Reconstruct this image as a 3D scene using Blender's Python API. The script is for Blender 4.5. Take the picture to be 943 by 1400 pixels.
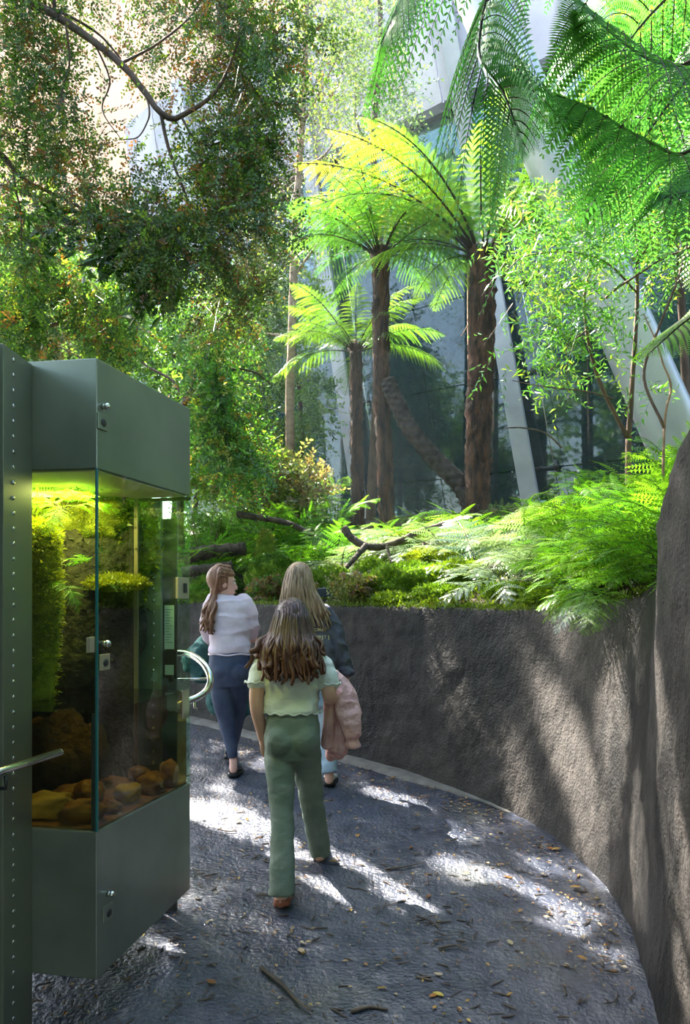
import bpy, math, random
import numpy as np
from mathutils import Vector, Matrix, Quaternion

for o in list(bpy.data.objects): bpy.data.objects.remove(o)
S = bpy.context.scene
COL = S.collection
R = np.random.default_rng(7)
random.seed(7)

# ------------------------------------------------------------------ camera, sky, sun, exposure
FPX, CXP, HOR, EYE = 1100.0, 471.5, 820.0, 1.78      # focal length in pixels of the 943x1400 frame, optical centre column, horizon row, eye height
cam = bpy.data.cameras.new('camera')
cam.sensor_fit = 'VERTICAL'; cam.sensor_height = 36.0; cam.lens = FPX / 1400 * 36
cam.shift_y = (HOR - 700) / 1400
cam.clip_start = 0.05; cam.clip_end = 200
camo = bpy.data.objects.new('camera', cam); COL.objects.link(camo)
camo.location = (0, 0, EYE); camo.rotation_euler = (math.pi / 2, 0, 0)
S.camera = camo

SUN_AZ = (-0.68, 0.73)                                 # direction towards the sun, horizontally
SUN_EL = math.radians(51)
h_ = math.hypot(*SUN_AZ)
TOSUN = np.array([SUN_AZ[0] / h_ * math.cos(SUN_EL), SUN_AZ[1] / h_ * math.cos(SUN_EL), math.sin(SUN_EL)])
DRAY = -TOSUN
w = bpy.data.worlds.new('sky'); S.world = w; w.use_nodes = True
nt = w.node_tree
bg = nt.nodes['Background']
sky = nt.nodes.new('ShaderNodeTexSky'); sky.sky_type = 'NISHITA'
sky.sun_disc = False; sky.sun_elevation = SUN_EL
sky.sun_rotation = math.atan2(SUN_AZ[0], SUN_AZ[1])
sky.air_density = 1.3; sky.dust_density = 2.2; sky.ozone_density = 1.0
nt.links.new(sky.outputs[0], bg.inputs[0]); bg.inputs[1].default_value = 0.40
sl = bpy.data.lights.new('sun', 'SUN'); sl.energy = 24.0; sl.angle = math.radians(0.55); sl.color = (1.0, 0.93, 0.82)
so = bpy.data.objects.new('sun', sl); COL.objects.link(so)
so.rotation_euler = Vector(tuple(TOSUN)).to_track_quat('Z', 'Y').to_euler()
so.location = (-6, 8, 14)
vs = S.view_settings
S.display_settings.display_device = 'sRGB'
vs.view_transform = 'Standard'; vs.look = 'None'; vs.gamma = 1.0; vs.exposure = 1.22
try: vs.use_curve_mapping = False
except Exception: pass
S.cycles.max_bounces = 10; S.cycles.transparent_max_bounces = 14
S.cycles.diffuse_bounces = 4; S.cycles.glossy_bounces = 4; S.cycles.transmission_bounces = 8
S.cycles.sample_clamp_indirect = 6
S.cycles.use_denoising = True

# ------------------------------------------------------------------ helpers
def P(px, py, Y):
    """The world point at depth Y whose direction from the eye is that of photo pixel (px, py)."""
    return np.array([(px - CXP) / FPX * Y, Y, EYE - (py - HOR) / FPX * Y])
def gz(y): return 0.097 * y                             # the ramp climbs away from the viewer
def nz(p, f=1.0, s=0.0):
    """Smooth pseudo noise in about [-1, 1] from sums of sines; p (n,3)."""
    x, y, z = (p[:, 0] * f + s, p[:, 1] * f + 1.7 * s, p[:, 2] * f - 2.3 * s)
    v = np.sin(1.7 * x + 2.1 * y + 0.7 * z) + np.sin(-2.3 * x + 1.3 * y + 1.9 * z + 1.1) + np.sin(2.9 * y - 1.1 * x - 2.3 * z + 2.7)
    v = v + 0.6 * np.sin(4.7 * x - 3.1 * z + 0.6 + np.sin(3.3 * y)) + 0.6 * np.sin(5.3 * z + 4.1 * y - 1.3 + np.sin(2.9 * x))
    return v / 3.2

def make_mesh(name, V, F, mats, smooth=True, cols=None, midx=None):
    me = bpy.data.meshes.new(name)
    V = np.asarray(V, dtype=np.float32)
    me.vertices.add(len(V)); me.vertices.foreach_set('co', V.ravel())
    sizes = np.concatenate([np.full(len(f), f.shape[1], dtype=np.int32) for f in F])
    idx = np.concatenate([f.ravel() for f in F]).astype(np.int32)
    st = np.concatenate([[0], np.cumsum(sizes)[:-1]]).astype(np.int32)
    me.loops.add(len(idx)); me.polygons.add(len(sizes))
    me.loops.foreach_set('vertex_index', idx); me.polygons.foreach_set('loop_start', st)
    me.polygons.foreach_set('use_smooth', np.full(len(sizes), bool(smooth)))
    if midx is not None: me.polygons.foreach_set('material_index', midx)
    me.update(calc_edges=True)
    if cols is not None:
        a = me.color_attributes.new('Col', 'FLOAT_COLOR', 'POINT')
        c = np.ones((len(V), 4), dtype=np.float32); c[:, :3] = cols
        a.data.foreach_set('color', c.ravel())
    for m in (mats if isinstance(mats, (list, tuple)) else [mats]): me.materials.append(m)
    return me

def link(name, me, parent=None, loc=None):
    o = bpy.data.objects.new(name, me); COL.objects.link(o)
    if parent is not None: o.parent = parent
    if loc is not None: o.location = loc
    return o

class MB:
    """Collects shapes into one mesh."""
    def __init__(s): s.V = []; s.F = []; s.C = []; s.n = 0
    def add(s, V, F, c=(1, 1, 1)):
        V = np.asarray(V, float)
        for f in (F if isinstance(F, list) else [F]): s.F.append(np.asarray(f, int) + s.n)
        s.V.append(V); s.n += len(V)
        c = np.asarray(c, float); s.C.append(np.broadcast_to(c, (len(V), 3)))
        return s
    def box(s, c, size, rz=0.0, c3=(1, 1, 1), M=None):
        h = np.array(size) / 2
        V = np.array([[x, y, z] for x in (-1, 1) for y in (-1, 1) for z in (-1, 1)]) * h
        if rz: V = V @ np.array([[math.cos(rz), math.sin(rz), 0], [-math.sin(rz), math.cos(rz), 0], [0, 0, 1]])
        if M is not None: V = V @ np.asarray(M).T
        return s.add(V + np.array(c), np.array([[0, 1, 3, 2], [4, 6, 7, 5], [0, 4, 5, 1], [2, 3, 7, 6], [0, 2, 6, 4], [1, 5, 7, 3]]), c3)
    def prism(s, poly, z0, z1, c3=(1, 1, 1)):
        """Vertical prism over a counter-clockwise (x, y) polygon; z0 / z1 numbers or one per corner."""
        n = len(poly); z0 = np.broadcast_to(z0, n); z1 = np.broadcast_to(z1, n)
        V = [(p[0], p[1], z0[i]) for i, p in enumerate(poly)] + [(p[0], p[1], z1[i]) for i, p in enumerate(poly)]
        q = np.array([[i, (i + 1) % n, n + (i + 1) % n, n + i] for i in range(n)])
        return s.add(V, [q, np.array([list(range(n))[::-1]]), np.array([list(range(n, 2 * n))])], c3)
    def tube(s, pts, r, n=8, cap=True, c3=(1, 1, 1), wob=0.0, flat=1.0, seed=0):
        pts = np.asarray(pts, float); k = len(pts); r = np.broadcast_to(r, k)
        T = np.gradient(pts, axis=0); T /= np.linalg.norm(T, axis=1)[:, None] + 1e-9
        u = np.cross(T[0], [0.13, 0.31, 0.94]); 
        if np.linalg.norm(u) < 0.2: u = np.cross(T[0], [1, 0, 0])
        u /= np.linalg.norm(u); a = np.arange(n) / n * 2 * math.pi
        V = []
        for i in range(k):
            u = u - T[i] * (u @ T[i]); u /= np.linalg.norm(u) + 1e-9
            v = np.cross(T[i], u)
            rr = r[i] * (1 + (wob * nz(np.stack([np.cos(a) * 3, np.sin(a) * 3, np.full(n, i * 0.9)], 1), 1.3, seed) if wob else 0))
            rr = np.broadcast_to(rr, n)
            V.append(pts[i] + np.outer(np.cos(a) * rr, u) + np.outer(np.sin(a) * rr * flat, v))
        V = np.concatenate(V)
        i, j = np.meshgrid(np.arange(k - 1), np.arange(n), indexing='ij'); j2 = (j + 1) % n
        F = [np.stack([i * n + j, i * n + j2, (i + 1) * n + j2, (i + 1) * n + j], -1).reshape(-1, 4)]
        if cap: F += [np.array([list(range(n))[::-1]]), np.array([[(k - 1) * n + q for q in range(n)]])]
        return s.add(V, F, c3)
    def ball(s, c, r, n=12, m=8, c3=(1, 1, 1), M=None, disp=0.0, f=2.0, seed=0.0, pw=1.0):
        th = np.linspace(0, math.pi, m + 1)[1:-1]; ph = np.arange(n) / n * 2 * math.pi
        t, p = np.meshgrid(th, ph, indexing='ij')
        D = np.stack([np.sin(t) * np.cos(p), np.sin(t) * np.sin(p), np.cos(t)], -1).reshape(-1, 3)
        D = np.concatenate([[[0, 0, 1]], D, [[0, 0, -1]]])
        if pw != 1: D = np.sign(D) * np.abs(D) ** pw
        k = 1 + (disp * nz(D, f, seed) + 0.5 * disp * nz(D, f * 2.3, seed + 3) if disp else 0)
        V = D * np.reshape(k, (-1, 1)) * np.broadcast_to(r, 3)
        if M is not None: V = V @ np.asarray(M).T
        q = []
        for a in range(m - 2):
            for b in range(n): q.append([1 + a * n + b, 1 + (a + 1) * n + b, 1 + (a + 1) * n + (b + 1) % n, 1 + a * n + (b + 1) % n])
        e = len(D) - 1; b0 = 1 + (m - 2) * n
        t3 = [[0, 1 + b, 1 + (b + 1) % n] for b in range(n)] + [[b0 + b, e, b0 + (b + 1) % n] for b in range(n)]
        F = [np.array(q)] if q else []
        return s.add(V + np.array(c), F + [np.array(t3)], c3)
    def grid(s, G, c3=(1, 1, 1)):
        a, b = G.shape[:2]
        i, j = np.meshgrid(np.arange(a - 1), np.arange(b - 1), indexing='ij')
        F = np.stack([i * b + j, (i + 1) * b + j, (i + 1) * b + j + 1, i * b + j + 1], -1).reshape(-1, 4)
        return s.add(G.reshape(-1, 3), F, c3)
    def mesh(s, name, mat, smooth=True):
        return make_mesh(name, np.concatenate(s.V), s.F, mat, smooth, np.concatenate(s.C))
    def build(s, name, mat, parent=None, smooth=True, loc=None):
        return link(name, s.mesh(name, mat, smooth), parent, loc)

def bevel(o, wd=0.004, seg=2, ang=0.6):
    m = o.modifiers.new('bevel', 'BEVEL'); m.width = wd; m.segments = seg; m.limit_method = 'ANGLE'; m.angle_limit = ang
    return o
def tag(o, label=None, cat=None, group=None, kind=None):
    if label: o['label'] = label
    if cat: o['category'] = cat
    if group: o['group'] = group
    if kind: o['kind'] = kind
    return o
def thing(name, label, cat, loc=(0, 0, 0), rz=0.0, group=None):
    o = bpy.data.objects.new(name, None); COL.objects.link(o); o.empty_display_size = 0.1
    o.location = loc; o.rotation_euler = (0, 0, rz)
    return tag(o, label, cat, group)
def struct(o, label=None): o['kind'] = 'structure'; return tag(o, label)
def smooth_path(pts, n):
    """Catmull-Rom through the control points, n samples."""
    p = np.asarray(pts, float); p = np.concatenate([[2 * p[0] - p[1]], p, [2 * p[-1] - p[-2]]])
    k = len(p) - 3; out = []
    for t in np.linspace(0, k - 1e-6, n):
        i = int(t); u = t - i; a, b, c, d = p[i:i + 4]
        out.append(0.5 * (2 * b + (c - a) * u + (2 * a - 5 * b + 4 * c - d) * u * u + (3 * b - a - 3 * c + d) * u ** 3))
    return np.array(out)

# ------------------------------------------------------------------ materials
def new_mat(name):
    m = bpy.data.materials.new(name); m.use_nodes = True
    return m, m.node_tree.nodes, m.node_tree.links, m.node_tree.nodes['Principled BSDF']
def ramp(N, stops):
    r = N.new('ShaderNodeValToRGB')
    while len(r.color_ramp.elements) < len(stops): r.color_ramp.elements.new(0.5)
    for e, (p, c) in zip(r.color_ramp.elements, stops): e.position = p; e.color = (*c, 1) if len(c) == 3 else c
    return r
def noisy(name, c0, c1, rough=0.6, scale=6.0, bump=0.3, bscale=40.0, metallic=0.0, lo=0.35, hi=0.65, r2=None, stretch=(1, 1, 1), spec=0.5, bdist=0.01, detail=6):
    """Two-colour noise surface with noise bump."""
    m, N, L, b = new_mat(name)
    tc = N.new('ShaderNodeTexCoord'); mp = N.new('ShaderNodeMapping'); mp.inputs['Scale'].default_value = stretch
    L.new(tc.outputs['Object'], mp.inputs[0])
    t = N.new('ShaderNodeTexNoise'); t.inputs['Scale'].default_value = scale; t.inputs['Detail'].default_value = detail
    L.new(mp.outputs[0], t.inputs[0])
    r = ramp(N, [(lo, c0), (hi, c1)]); L.new(t.outputs[0], r.inputs[0]); L.new(r.outputs[0], b.inputs['Base Color'])
    b.inputs['Metallic'].default_value = metallic; b.inputs['Specular IOR Level'].default_value = spec
    if r2 is None: b.inputs['Roughness'].default_value = rough
    else:
        q = ramp(N, [(lo, (rough,) * 3), (hi, (r2,) * 3)]); L.new(t.outputs[0], q.inputs[0]); L.new(q.outputs[0], b.inputs['Roughness'])
    if bump:
        t2 = N.new('ShaderNodeTexNoise'); t2.inputs['Scale'].default_value = bscale; t2.inputs['Detail'].default_value = 5
        L.new(mp.outputs[0], t2.inputs[0])
        bp = N.new('ShaderNodeBump'); bp.inputs['Strength'].default_value = bump; bp.inputs['Distance'].default_value = bdist
        L.new(t2.outputs[0], bp.inputs['Height']); L.new(bp.outputs[0], b.inputs['Normal'])
    return m
def leaf_mat(name, trans=0.5, gloss=0.12, rough=0.35, hue=0.02, val=0.35, tcol=(1.12, 1.10, 0.50)):
    """Thin leaf: diffuse + translucent from the leaf's own colour attribute, a little sheen."""
    m, N, L, b = new_mat(name); N.remove(b)
    out = N['Material Output']
    at = N.new('ShaderNodeAttribute'); at.attribute_name = 'Col'
    oi = N.new('ShaderNodeObjectInfo')
    hs = N.new('ShaderNodeHueSaturation'); L.new(at.outputs['Color'], hs.inputs['Color'])
    mr = N.new('ShaderNodeMapRange'); mr.inputs[3].default_value = 0.5 - hue; mr.inputs[4].default_value = 0.5 + hue
    L.new(oi.outputs['Random'], mr.inputs[0]); L.new(mr.outputs[0], hs.inputs['Hue'])
    mv = N.new('ShaderNodeMapRange'); mv.inputs[3].default_value = 0.72 * (1 - val * 0.5); mv.inputs[4].default_value = 0.72 * (1 + val * 0.5)
    ml = N.new('ShaderNodeMath'); ml.operation = 'MULTIPLY'; ml.inputs[1].default_value = 7.31
    fr = N.new('ShaderNodeMath'); fr.operation = 'FRACT'
    L.new(oi.outputs['Random'], ml.inputs[0]); L.new(ml.outputs[0], fr.inputs[0]); L.new(fr.outputs[0], mv.inputs[0]); L.new(mv.outputs[0], hs.inputs['Value'])
    d = N.new('ShaderNodeBsdfDiffuse'); L.new(hs.outputs[0], d.inputs[0])
    tr = N.new('ShaderNodeBsdfTranslucent')
    mx = N.new('ShaderNodeMix'); mx.data_type = 'RGBA'; mx.blend_type = 'MULTIPLY'; mx.inputs[0].default_value = 1
    L.new(hs.outputs[0], mx.inputs[6]); mx.inputs[7].default_value = (*tcol, 1); L.new(mx.outputs[2], tr.inputs[0])
    a = N.new('ShaderNodeMixShader'); a.inputs[0].default_value = trans; L.new(d.outputs[0], a.inputs[1]); L.new(tr.outputs[0], a.inputs[2])
    g = N.new('ShaderNodeBsdfGlossy'); g.inputs['Roughness'].default_value = rough
    c = N.new('ShaderNodeMixShader'); c.inputs[0].default_value = gloss * 0.5
    L.new(a.outputs[0], c.inputs[1]); L.new(g.outputs[0], c.inputs[2]); L.new(c.outputs[0], out.inputs[0])
    return m
def glass_mat(name, tint, haze_mix=0.0, dcol=(.05, .12, .13), ior=1.45, base=0.0, rough=0.0):
    """Clear sheet: tinted see-through, Fresnel mirror, optional haze mixed in as colour."""
    m, N, L, b = new_mat(name); N.remove(b); out = N['Material Output']
    t = N.new('ShaderNodeBsdfTransparent'); t.inputs[0].default_value = (*tint, 1)
    g = N.new('ShaderNodeBsdfGlossy'); g.inputs['Roughness'].default_value = rough; g.inputs[0].default_value = (0.9, 0.97, 1, 1)
    f = N.new('ShaderNodeFresnel'); f.inputs[0].default_value = ior
    ge = N.new('ShaderNodeNewGeometry'); iv = N.new('ShaderNodeMath'); iv.operation = 'SUBTRACT'; iv.inputs[0].default_value = 1.0; L.new(ge.outputs['Backfacing'], iv.inputs[1])
    mu = N.new('ShaderNodeMath'); mu.operation = 'MULTIPLY'; L.new(f.outputs[0], mu.inputs[0]); L.new(iv.outputs[0], mu.inputs[1])   # one mirror per sheet, on its front
    fac = mu.outputs[0]
    if base:
        ad = N.new('ShaderNodeMath'); ad.operation = 'ADD'; ad.inputs[1].default_value = base; ad.use_clamp = True
        L.new(fac, ad.inputs[0]); fac = ad.outputs[0]
    x = N.new('ShaderNodeMixShader'); L.new(fac, x.inputs[0]); L.new(t.outputs[0], x.inputs[1]); L.new(g.outputs[0], x.inputs[2])
    last = x
    if haze_mix:
        d = N.new('ShaderNodeBsdfDiffuse'); d.inputs[0].default_value = (*dcol, 1)
        tl = N.new('ShaderNodeBsdfTranslucent'); tl.inputs[0].default_value = (*dcol, 1)
        dd = N.new('ShaderNodeMixShader'); dd.inputs[0].default_value = 0.5; L.new(d.outputs[0], dd.inputs[1]); L.new(tl.outputs[0], dd.inputs[2])
        y = N.new('ShaderNodeMixShader'); y.inputs[0].default_value = haze_mix; L.new(x.outputs[0], y.inputs[1]); L.new(dd.outputs[0], y.inputs[2]); last = y
    L.new(last.outputs[0], out.inputs[0])
    return m
def plain(name, c, rough=0.5, metallic=0.0, spec=0.5, emit=0.0):
    m, N, L, b = new_mat(name)
    b.inputs['Base Color'].default_value = (*c, 1); b.inputs['Roughness'].default_value = rough; b.inputs['Metallic'].default_value = metallic
    b.inputs['Specular IOR Level'].default_value = spec
    if emit: b.inputs['Emission Color'].default_value = (*c, 1); b.inputs['Emission Strength'].default_value = emit
    return m

def fabric_mat(name, c):
    """Stretched roof membrane: half of the light that falls on it comes through."""
    m, N, L, b = new_mat(name); N.remove(b); out = N['Material Output']
    d = N.new('ShaderNodeBsdfDiffuse'); d.inputs[0].default_value = (*c, 1); t = N.new('ShaderNodeBsdfTranslucent'); t.inputs[0].default_value = (*c, 1)
    x = N.new('ShaderNodeMixShader'); x.inputs[0].default_value = .5; L.new(d.outputs[0], x.inputs[1]); L.new(t.outputs[0], x.inputs[2]); L.new(x.outputs[0], out.inputs[0])
    return m
def path_mat():
    m, N, L, b = new_mat('wet_asphalt')
    tc = N.new('ShaderNodeTexCoord')
    def noise(sc, de=6, st=(1, 1, 1), rot=0):
        mp = N.new('ShaderNodeMapping'); mp.inputs['Scale'].default_value = st; mp.inputs['Rotation'].default_value = (0, 0, rot)
        L.new(tc.outputs['Object'], mp.inputs[0])
        t = N.new('ShaderNodeTexNoise'); t.inputs['Scale'].default_value = sc; t.inputs['Detail'].default_value = de
        L.new(mp.outputs[0], t.inputs[0]); return t.outputs[0]
    big = noise(1.3, 4); mid = noise(7); fine = noise(55, 8); streak = noise(9, 6, (1, 0.28, 1), 0.6)
    r = ramp(N, [(0.3, (0.020, 0.027, 0.044)), (0.5, (0.041, 0.049, 0.073)), (0.72, (0.078, 0.083, 0.104))]); L.new(mid, r.inputs[0])  # asphalt tones tinted blue to carry the reflected sky
    g = ramp(N, [(0.55, (0, 0, 0)), (0.75, (1, 1, 1))]); L.new(noise(2.1, 5), g.inputs[0])
    mx = N.new('ShaderNodeMix'); mx.data_type = 'RGBA'; L.new(r.outputs[0], mx.inputs[6]); mx.inputs[7].default_value = (0.055, 0.060, 0.030, 1)
    mg = N.new('ShaderNodeMath'); mg.operation = 'MULTIPLY'; mg.inputs[1].default_value = 0.45; L.new(g.outputs[0], mg.inputs[0]); L.new(mg.outputs[0], mx.inputs[0])
    L.new(mx.outputs[2], b.inputs['Base Color'])
    q = ramp(N, [(0.35, (0.16,) * 3), (0.65, (0.46,) * 3)]); L.new(big, q.inputs[0]); L.new(q.outputs[0], b.inputs['Roughness'])
    b.inputs['Specular IOR Level'].default_value = 0.55
    a1 = N.new('ShaderNodeMath'); a1.operation = 'MULTIPLY_ADD'; L.new(fine, a1.inputs[0]); a1.inputs[1].default_value = 0.5; L.new(streak, a1.inputs[2])
    bp = N.new('ShaderNodeBump'); bp.inputs['Strength'].default_value = 0.75; bp.inputs['Distance'].default_value = 0.03
    L.new(a1.outputs[0], bp.inputs['Height']); L.new(bp.outputs[0], b.inputs['Normal'])
    return m
def wall_mat():
    """Dark sprayed concrete with wet stains."""
    m, N, L, b = new_mat('sprayed_concrete')
    tc = N.new('ShaderNodeTexCoord')
    def noise(sc, de=6, st=(1, 1, 1)):
        mp = N.new('ShaderNodeMapping'); mp.inputs['Scale'].default_value = st; L.new(tc.outputs['Object'], mp.inputs[0])
        t = N.new('ShaderNodeTexNoise'); t.inputs['Scale'].default_value = sc; t.inputs['Detail'].default_value = de
        L.new(mp.outputs[0], t.inputs[0]); return t.outputs[0]
    r = ramp(N, [(0.3, (0.021, 0.019, 0.018)), (0.7, (0.056, 0.049, 0.044))]); L.new(noise(8, 8), r.inputs[0])
    s = ramp(N, [(0.47, (0, 0, 0)), (0.55, (1, 1, 1))]); L.new(noise(1.7, 5, (1, 1, 0.35)), s.inputs[0])
    mx = N.new('ShaderNodeMix'); mx.data_type = 'RGBA'; mx.blend_type = 'MULTIPLY'
    L.new(s.outputs[0], mx.inputs[0]); L.new(r.outputs[0], mx.inputs[6]); mx.inputs[7].default_value = (0.26, 0.28, 0.29, 1)
    L.new(mx.outputs[2], b.inputs['Base Color'])
    q = ramp(N, [(0, (0.78,) * 3), (1, (0.55,) * 3)]); L.new(s.outputs[0], q.inputs[0]); L.new(q.outputs[0], b.inputs['Roughness'])
    b.inputs['Specular IOR Level'].default_value = 0.3
    ad = N.new('ShaderNodeMath'); ad.operation = 'MULTIPLY_ADD'; L.new(noise(70, 6), ad.inputs[0]); ad.inputs[1].default_value = 0.5; L.new(noise(20, 8, (1, 1, .6)), ad.inputs[2])
    bp = N.new('ShaderNodeBump'); bp.inputs['Strength'].default_value = 0.8; bp.inputs['Distance'].default_value = 0.02
    L.new(ad.outputs[0], bp.inputs['Height']); L.new(bp.outputs[0], b.inputs['Normal'])
    return m

M = {}
M['path'] = path_mat(); M['wall'] = wall_mat()
M['steel'] = noisy('blackened_steel', (0.21, 0.235, 0.20), (0.29, 0.31, 0.265), 0.30, 3, 0.03, 180, metallic=0.6, r2=0.33, bdist=0.002)
M['steel_blue'] = noisy('blackened_steel_frame', (0.16, 0.18, 0.145), (0.23, 0.25, 0.20), 0.38, 2, 0.05, 160, metallic=0.6, r2=0.5, bdist=0.002)
M['chrome'] = plain('stainless', (0.62, 0.62, 0.60), 0.22, 1.0)
M['brass'] = plain('beige_metal', (0.42, 0.37, 0.27), 0.45, 0.4)
M['darkmetal'] = plain('dark_bracket', (0.05, 0.05, 0.055), 0.5, 0.6)
M['soil'] = noisy('leaf_mould', (0.030, 0.022, 0.014), (0.085, 0.060, 0.035), 0.9, 14, 0.8, 45, bdist=0.03)
M['moss'] = noisy('moss', (0.070, 0.140, 0.012), (0.210, 0.310, 0.030), 0.95, 9, 1.0, 160, bdist=0.02, spec=0.1)
M['moss_y'] = noisy('tank_moss', (0.10, 0.14, 0.012), (0.30, 0.33, 0.03), 0.95, 12, 1.0, 160, bdist=0.015, spec=0.1)
M['rock'] = noisy('mossy_rock', (0.10, 0.095, 0.085), (0.16, 0.18, 0.06), 0.85, 5, 0.7, 40, bdist=0.02)
M['stone'] = noisy('river_stone', (0.10, 0.05, 0.016), (0.30, 0.16, 0.05), 0.6, 9, 0.4, 60, bdist=0.006)
M['stone_y'] = noisy('pale_river_stone', (0.26, 0.20, 0.06), (0.42, 0.32, 0.11), 0.6, 8, 0.4, 60, bdist=0.006)
M['bark'] = noisy('fibrous_bark', (0.012, 0.007, 0.005), (0.115, 0.050, 0.028), 0.9, 16, 1.0, 50, stretch=(1, 1, 0.22), bdist=0.03)
M['scale'] = noisy('scaly_bark', (0.016, 0.011, 0.010), (0.055, 0.036, 0.032), 0.85, 20, 0.6, 60, bdist=0.01)
M['twigbark'] = noisy('brown_bark', (0.060, 0.036, 0.026), (0.14, 0.085, 0.060), 0.85, 12, 0.6, 60, stretch=(1, 1, .4), bdist=0.01)
M['palebark'] = noisy('tan_bark', (0.20, 0.115, 0.075), (0.34, 0.21, 0.14), 0.85, 9, 0.6, 50, stretch=(1, 1, 2), bdist=0.01)
M['deadwood'] = noisy('dead_wood', (0.030, 0.022, 0.016), (0.095, 0.070, 0.05), 0.85, 10, 0.7, 40, bdist=0.015)
M['leaf'] = leaf_mat('leaf'); M['frond'] = leaf_mat('frond', 0.55, 0.08, 0.4, 0.012, 0.3)
M['glossleaf'] = leaf_mat('gloss_leaf', 0.4, 0.3, 0.25)
M['deadleaf'] = leaf_mat('dead_leaf', 0.2, 0.1, 0.4, tcol=(1, .9, .6))
M['pane'] = glass_mat('case_glass', (0.88, 0.96, 0.91), 0.0, ior=1.6)
M['pane_end'] = glass_mat('end_glass', (0.86, 0.95, 0.88), 0.0, ior=1.12)
M['seal'] = plain('glass_edge', (0.02, 0.16, 0.17), 0.15, 0.0, 0.8)
M['water'] = glass_mat('tank_water', (0.70, 0.54, 0.27), 0.0, ior=1.2)
M['facade_glass'] = glass_mat('facade_glass', (0.34, 0.46, 0.48), 0.34, (0.050, 0.120, 0.135), base=0.05, rough=0.03)  # bluish haze mixed into the panes as a teal colour
M['post'] = noisy('pale_steel', (0.27, 0.27, 0.31), (0.38, 0.38, 0.42), 0.45, 2, 0.05, 60, metallic=0.15)
M['panel'] = noisy('pale_mesh_panel', (0.34, 0.31, 0.38), (0.46, 0.42, 0.49), 0.6, 1.2, 0.1, 90)
M['cream'] = fabric_mat('cream_fabric', (0.72, 0.56, 0.44))
M['greygreen'] = noisy('grey_green_panel', (0.36, 0.42, 0.40), (0.46, 0.52, 0.50), 0.6, 1, 0.05, 50)
# ------------------------------------------------------------------ setting: ramped path, planter wall, garden bed
WC = np.array([  # x, y, top height relative to the eye
    (-5.5, 9.0, -.03), (-4, 8.55, -.03), (-2.6, 7.95, -.025), (-1.35, 7.2, -.02), (-.6, 6.55, -.035), (.153, 5.9, -.045), (.632, 5.41, -.05),
    (.985, 4.96, -.055), (1.175, 4.48, -.02), (1.26, 3.865, .05), (1.21, 3.34, .19), (1.13, 2.94, .27), (1.10, 2.75, .41), (1.085, 2.55, .54),
    (1.06, 2.0, .82), (1.10, 1.2, 1.05), (1.2, 0, 1.2), (1.3, -2.5, 1.2)])
WP = smooth_path(WC, 190)
WX, WY, WT = WP[:, 0], WP[:, 1], WP[:, 2] + EYE
tg = np.gradient(WP[:, :2], axis=0); tg /= np.linalg.norm(tg, axis=1)[:, None]
WN = np.stack([-tg[:, 1], tg[:, 0]], 1)                 # outward (garden side)
for _ in range(12): WN[1:-1] = (WN[:-2] + WN[1:-1] + WN[2:]) / 3
WN /= np.linalg.norm(WN, axis=1)[:, None]
def garden_z(x, y):
    d = np.hypot(WX - x, WY - y); i = int(d.argmin()); e = d[i]
    return float(WT[i] - 0.05 + rise(e, i))
def rise(e, i):
    k = 0.335 if WY[i] > 4.2 else 0.335 * max(0.0, (WY[i] - 2.0) / 2.2)
    return k * min(e, 3.1) + 0.10 * max(0.0, min(e, 9) - 3.1)

BT = 0.15 * np.clip((WY - 2.9) / 1.0, 0, 1) * np.clip((6.4 - WY) / .8, 0, 1)   # the face leans back a little round the bend
n = 240                                                  # path: a bumpy ramp
gx, gy = np.meshgrid(np.linspace(-6.5, 1.7, n), np.linspace(-1.5, 9.6, 300), indexing='ij')
q = np.stack([gx, gy, 0 * gx], -1).reshape(-1, 3)
hz = gz(gy) + (0.006 * nz(q, 2.2) + 0.0035 * nz(q, 9, 4) + 0.0025 * nz(q, 21, 9)).reshape(gx.shape)
struct(MB().grid(np.stack([gx, gy, hz], -1)).build('floor', M['path']), 'dark wet asphalt ramp climbing between the glass case and planter wall')

zl = np.linspace(0, 1, 44)                               # planter wall: inner face, rounded top, outer face
G = []
for i in range(len(WP)):
    b = gz(WY[i]) - 0.12
    prof = [(0.0, b + (WT[i] - 0.02 - b) * t) for t in zl] + [(0.012, WT[i] - .004), (0.03, WT[i]), (0.11, WT[i]), (0.13, WT[i] - 0.03), (0.13, b)]
    bt = BT[i]
    G.append([(WX[i] + WN[i, 0] * (o + bt * (z - b) / 1.3), WY[i] + WN[i, 1] * (o + bt * (z - b) / 1.3), z) for o, z in prof])
G = np.array(G); f = G.reshape(-1, 3)
rel = (0.007 * nz(f, 5.0, 2) + 0.004 * nz(f, 14, 5) + .003 * nz(f, 33, 1)).reshape(G.shape[:2])
G[:, :, 0] -= WN[:, None, 0] * rel; G[:, :, 1] -= WN[:, None, 1] * rel
struct(MB().grid(G).build('wall_right', M['wall']), 'curved dark rough concrete planter wall')
G = []                                                   # a low rounded skirting of spilt concrete at its foot
for i in range(0, len(WP)):
    if WY[i] < 4.9 or WX[i] < -1.7: continue
    z = gz(WY[i]); wdt = 0.10 * min(1, .02 + (WY[i] - 4.9) / .8)
    G.append([(WX[i] - WN[i, 0] * o, WY[i] - WN[i, 1] * o, z + hh) for o, hh in ((-.02, .035 * wdt * 10), (.03, .03 * wdt * 10), (wdt * .8, .018 * wdt * 10), (wdt, -.03))])
struct(MB().grid(np.array(G)).build('trim_1', noisy('path_edge', (.09, .085, .075), (.15, .14, .125), .8, 10, .5, 60), None), 'low pale kerb along the foot of the far planter wall')

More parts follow.
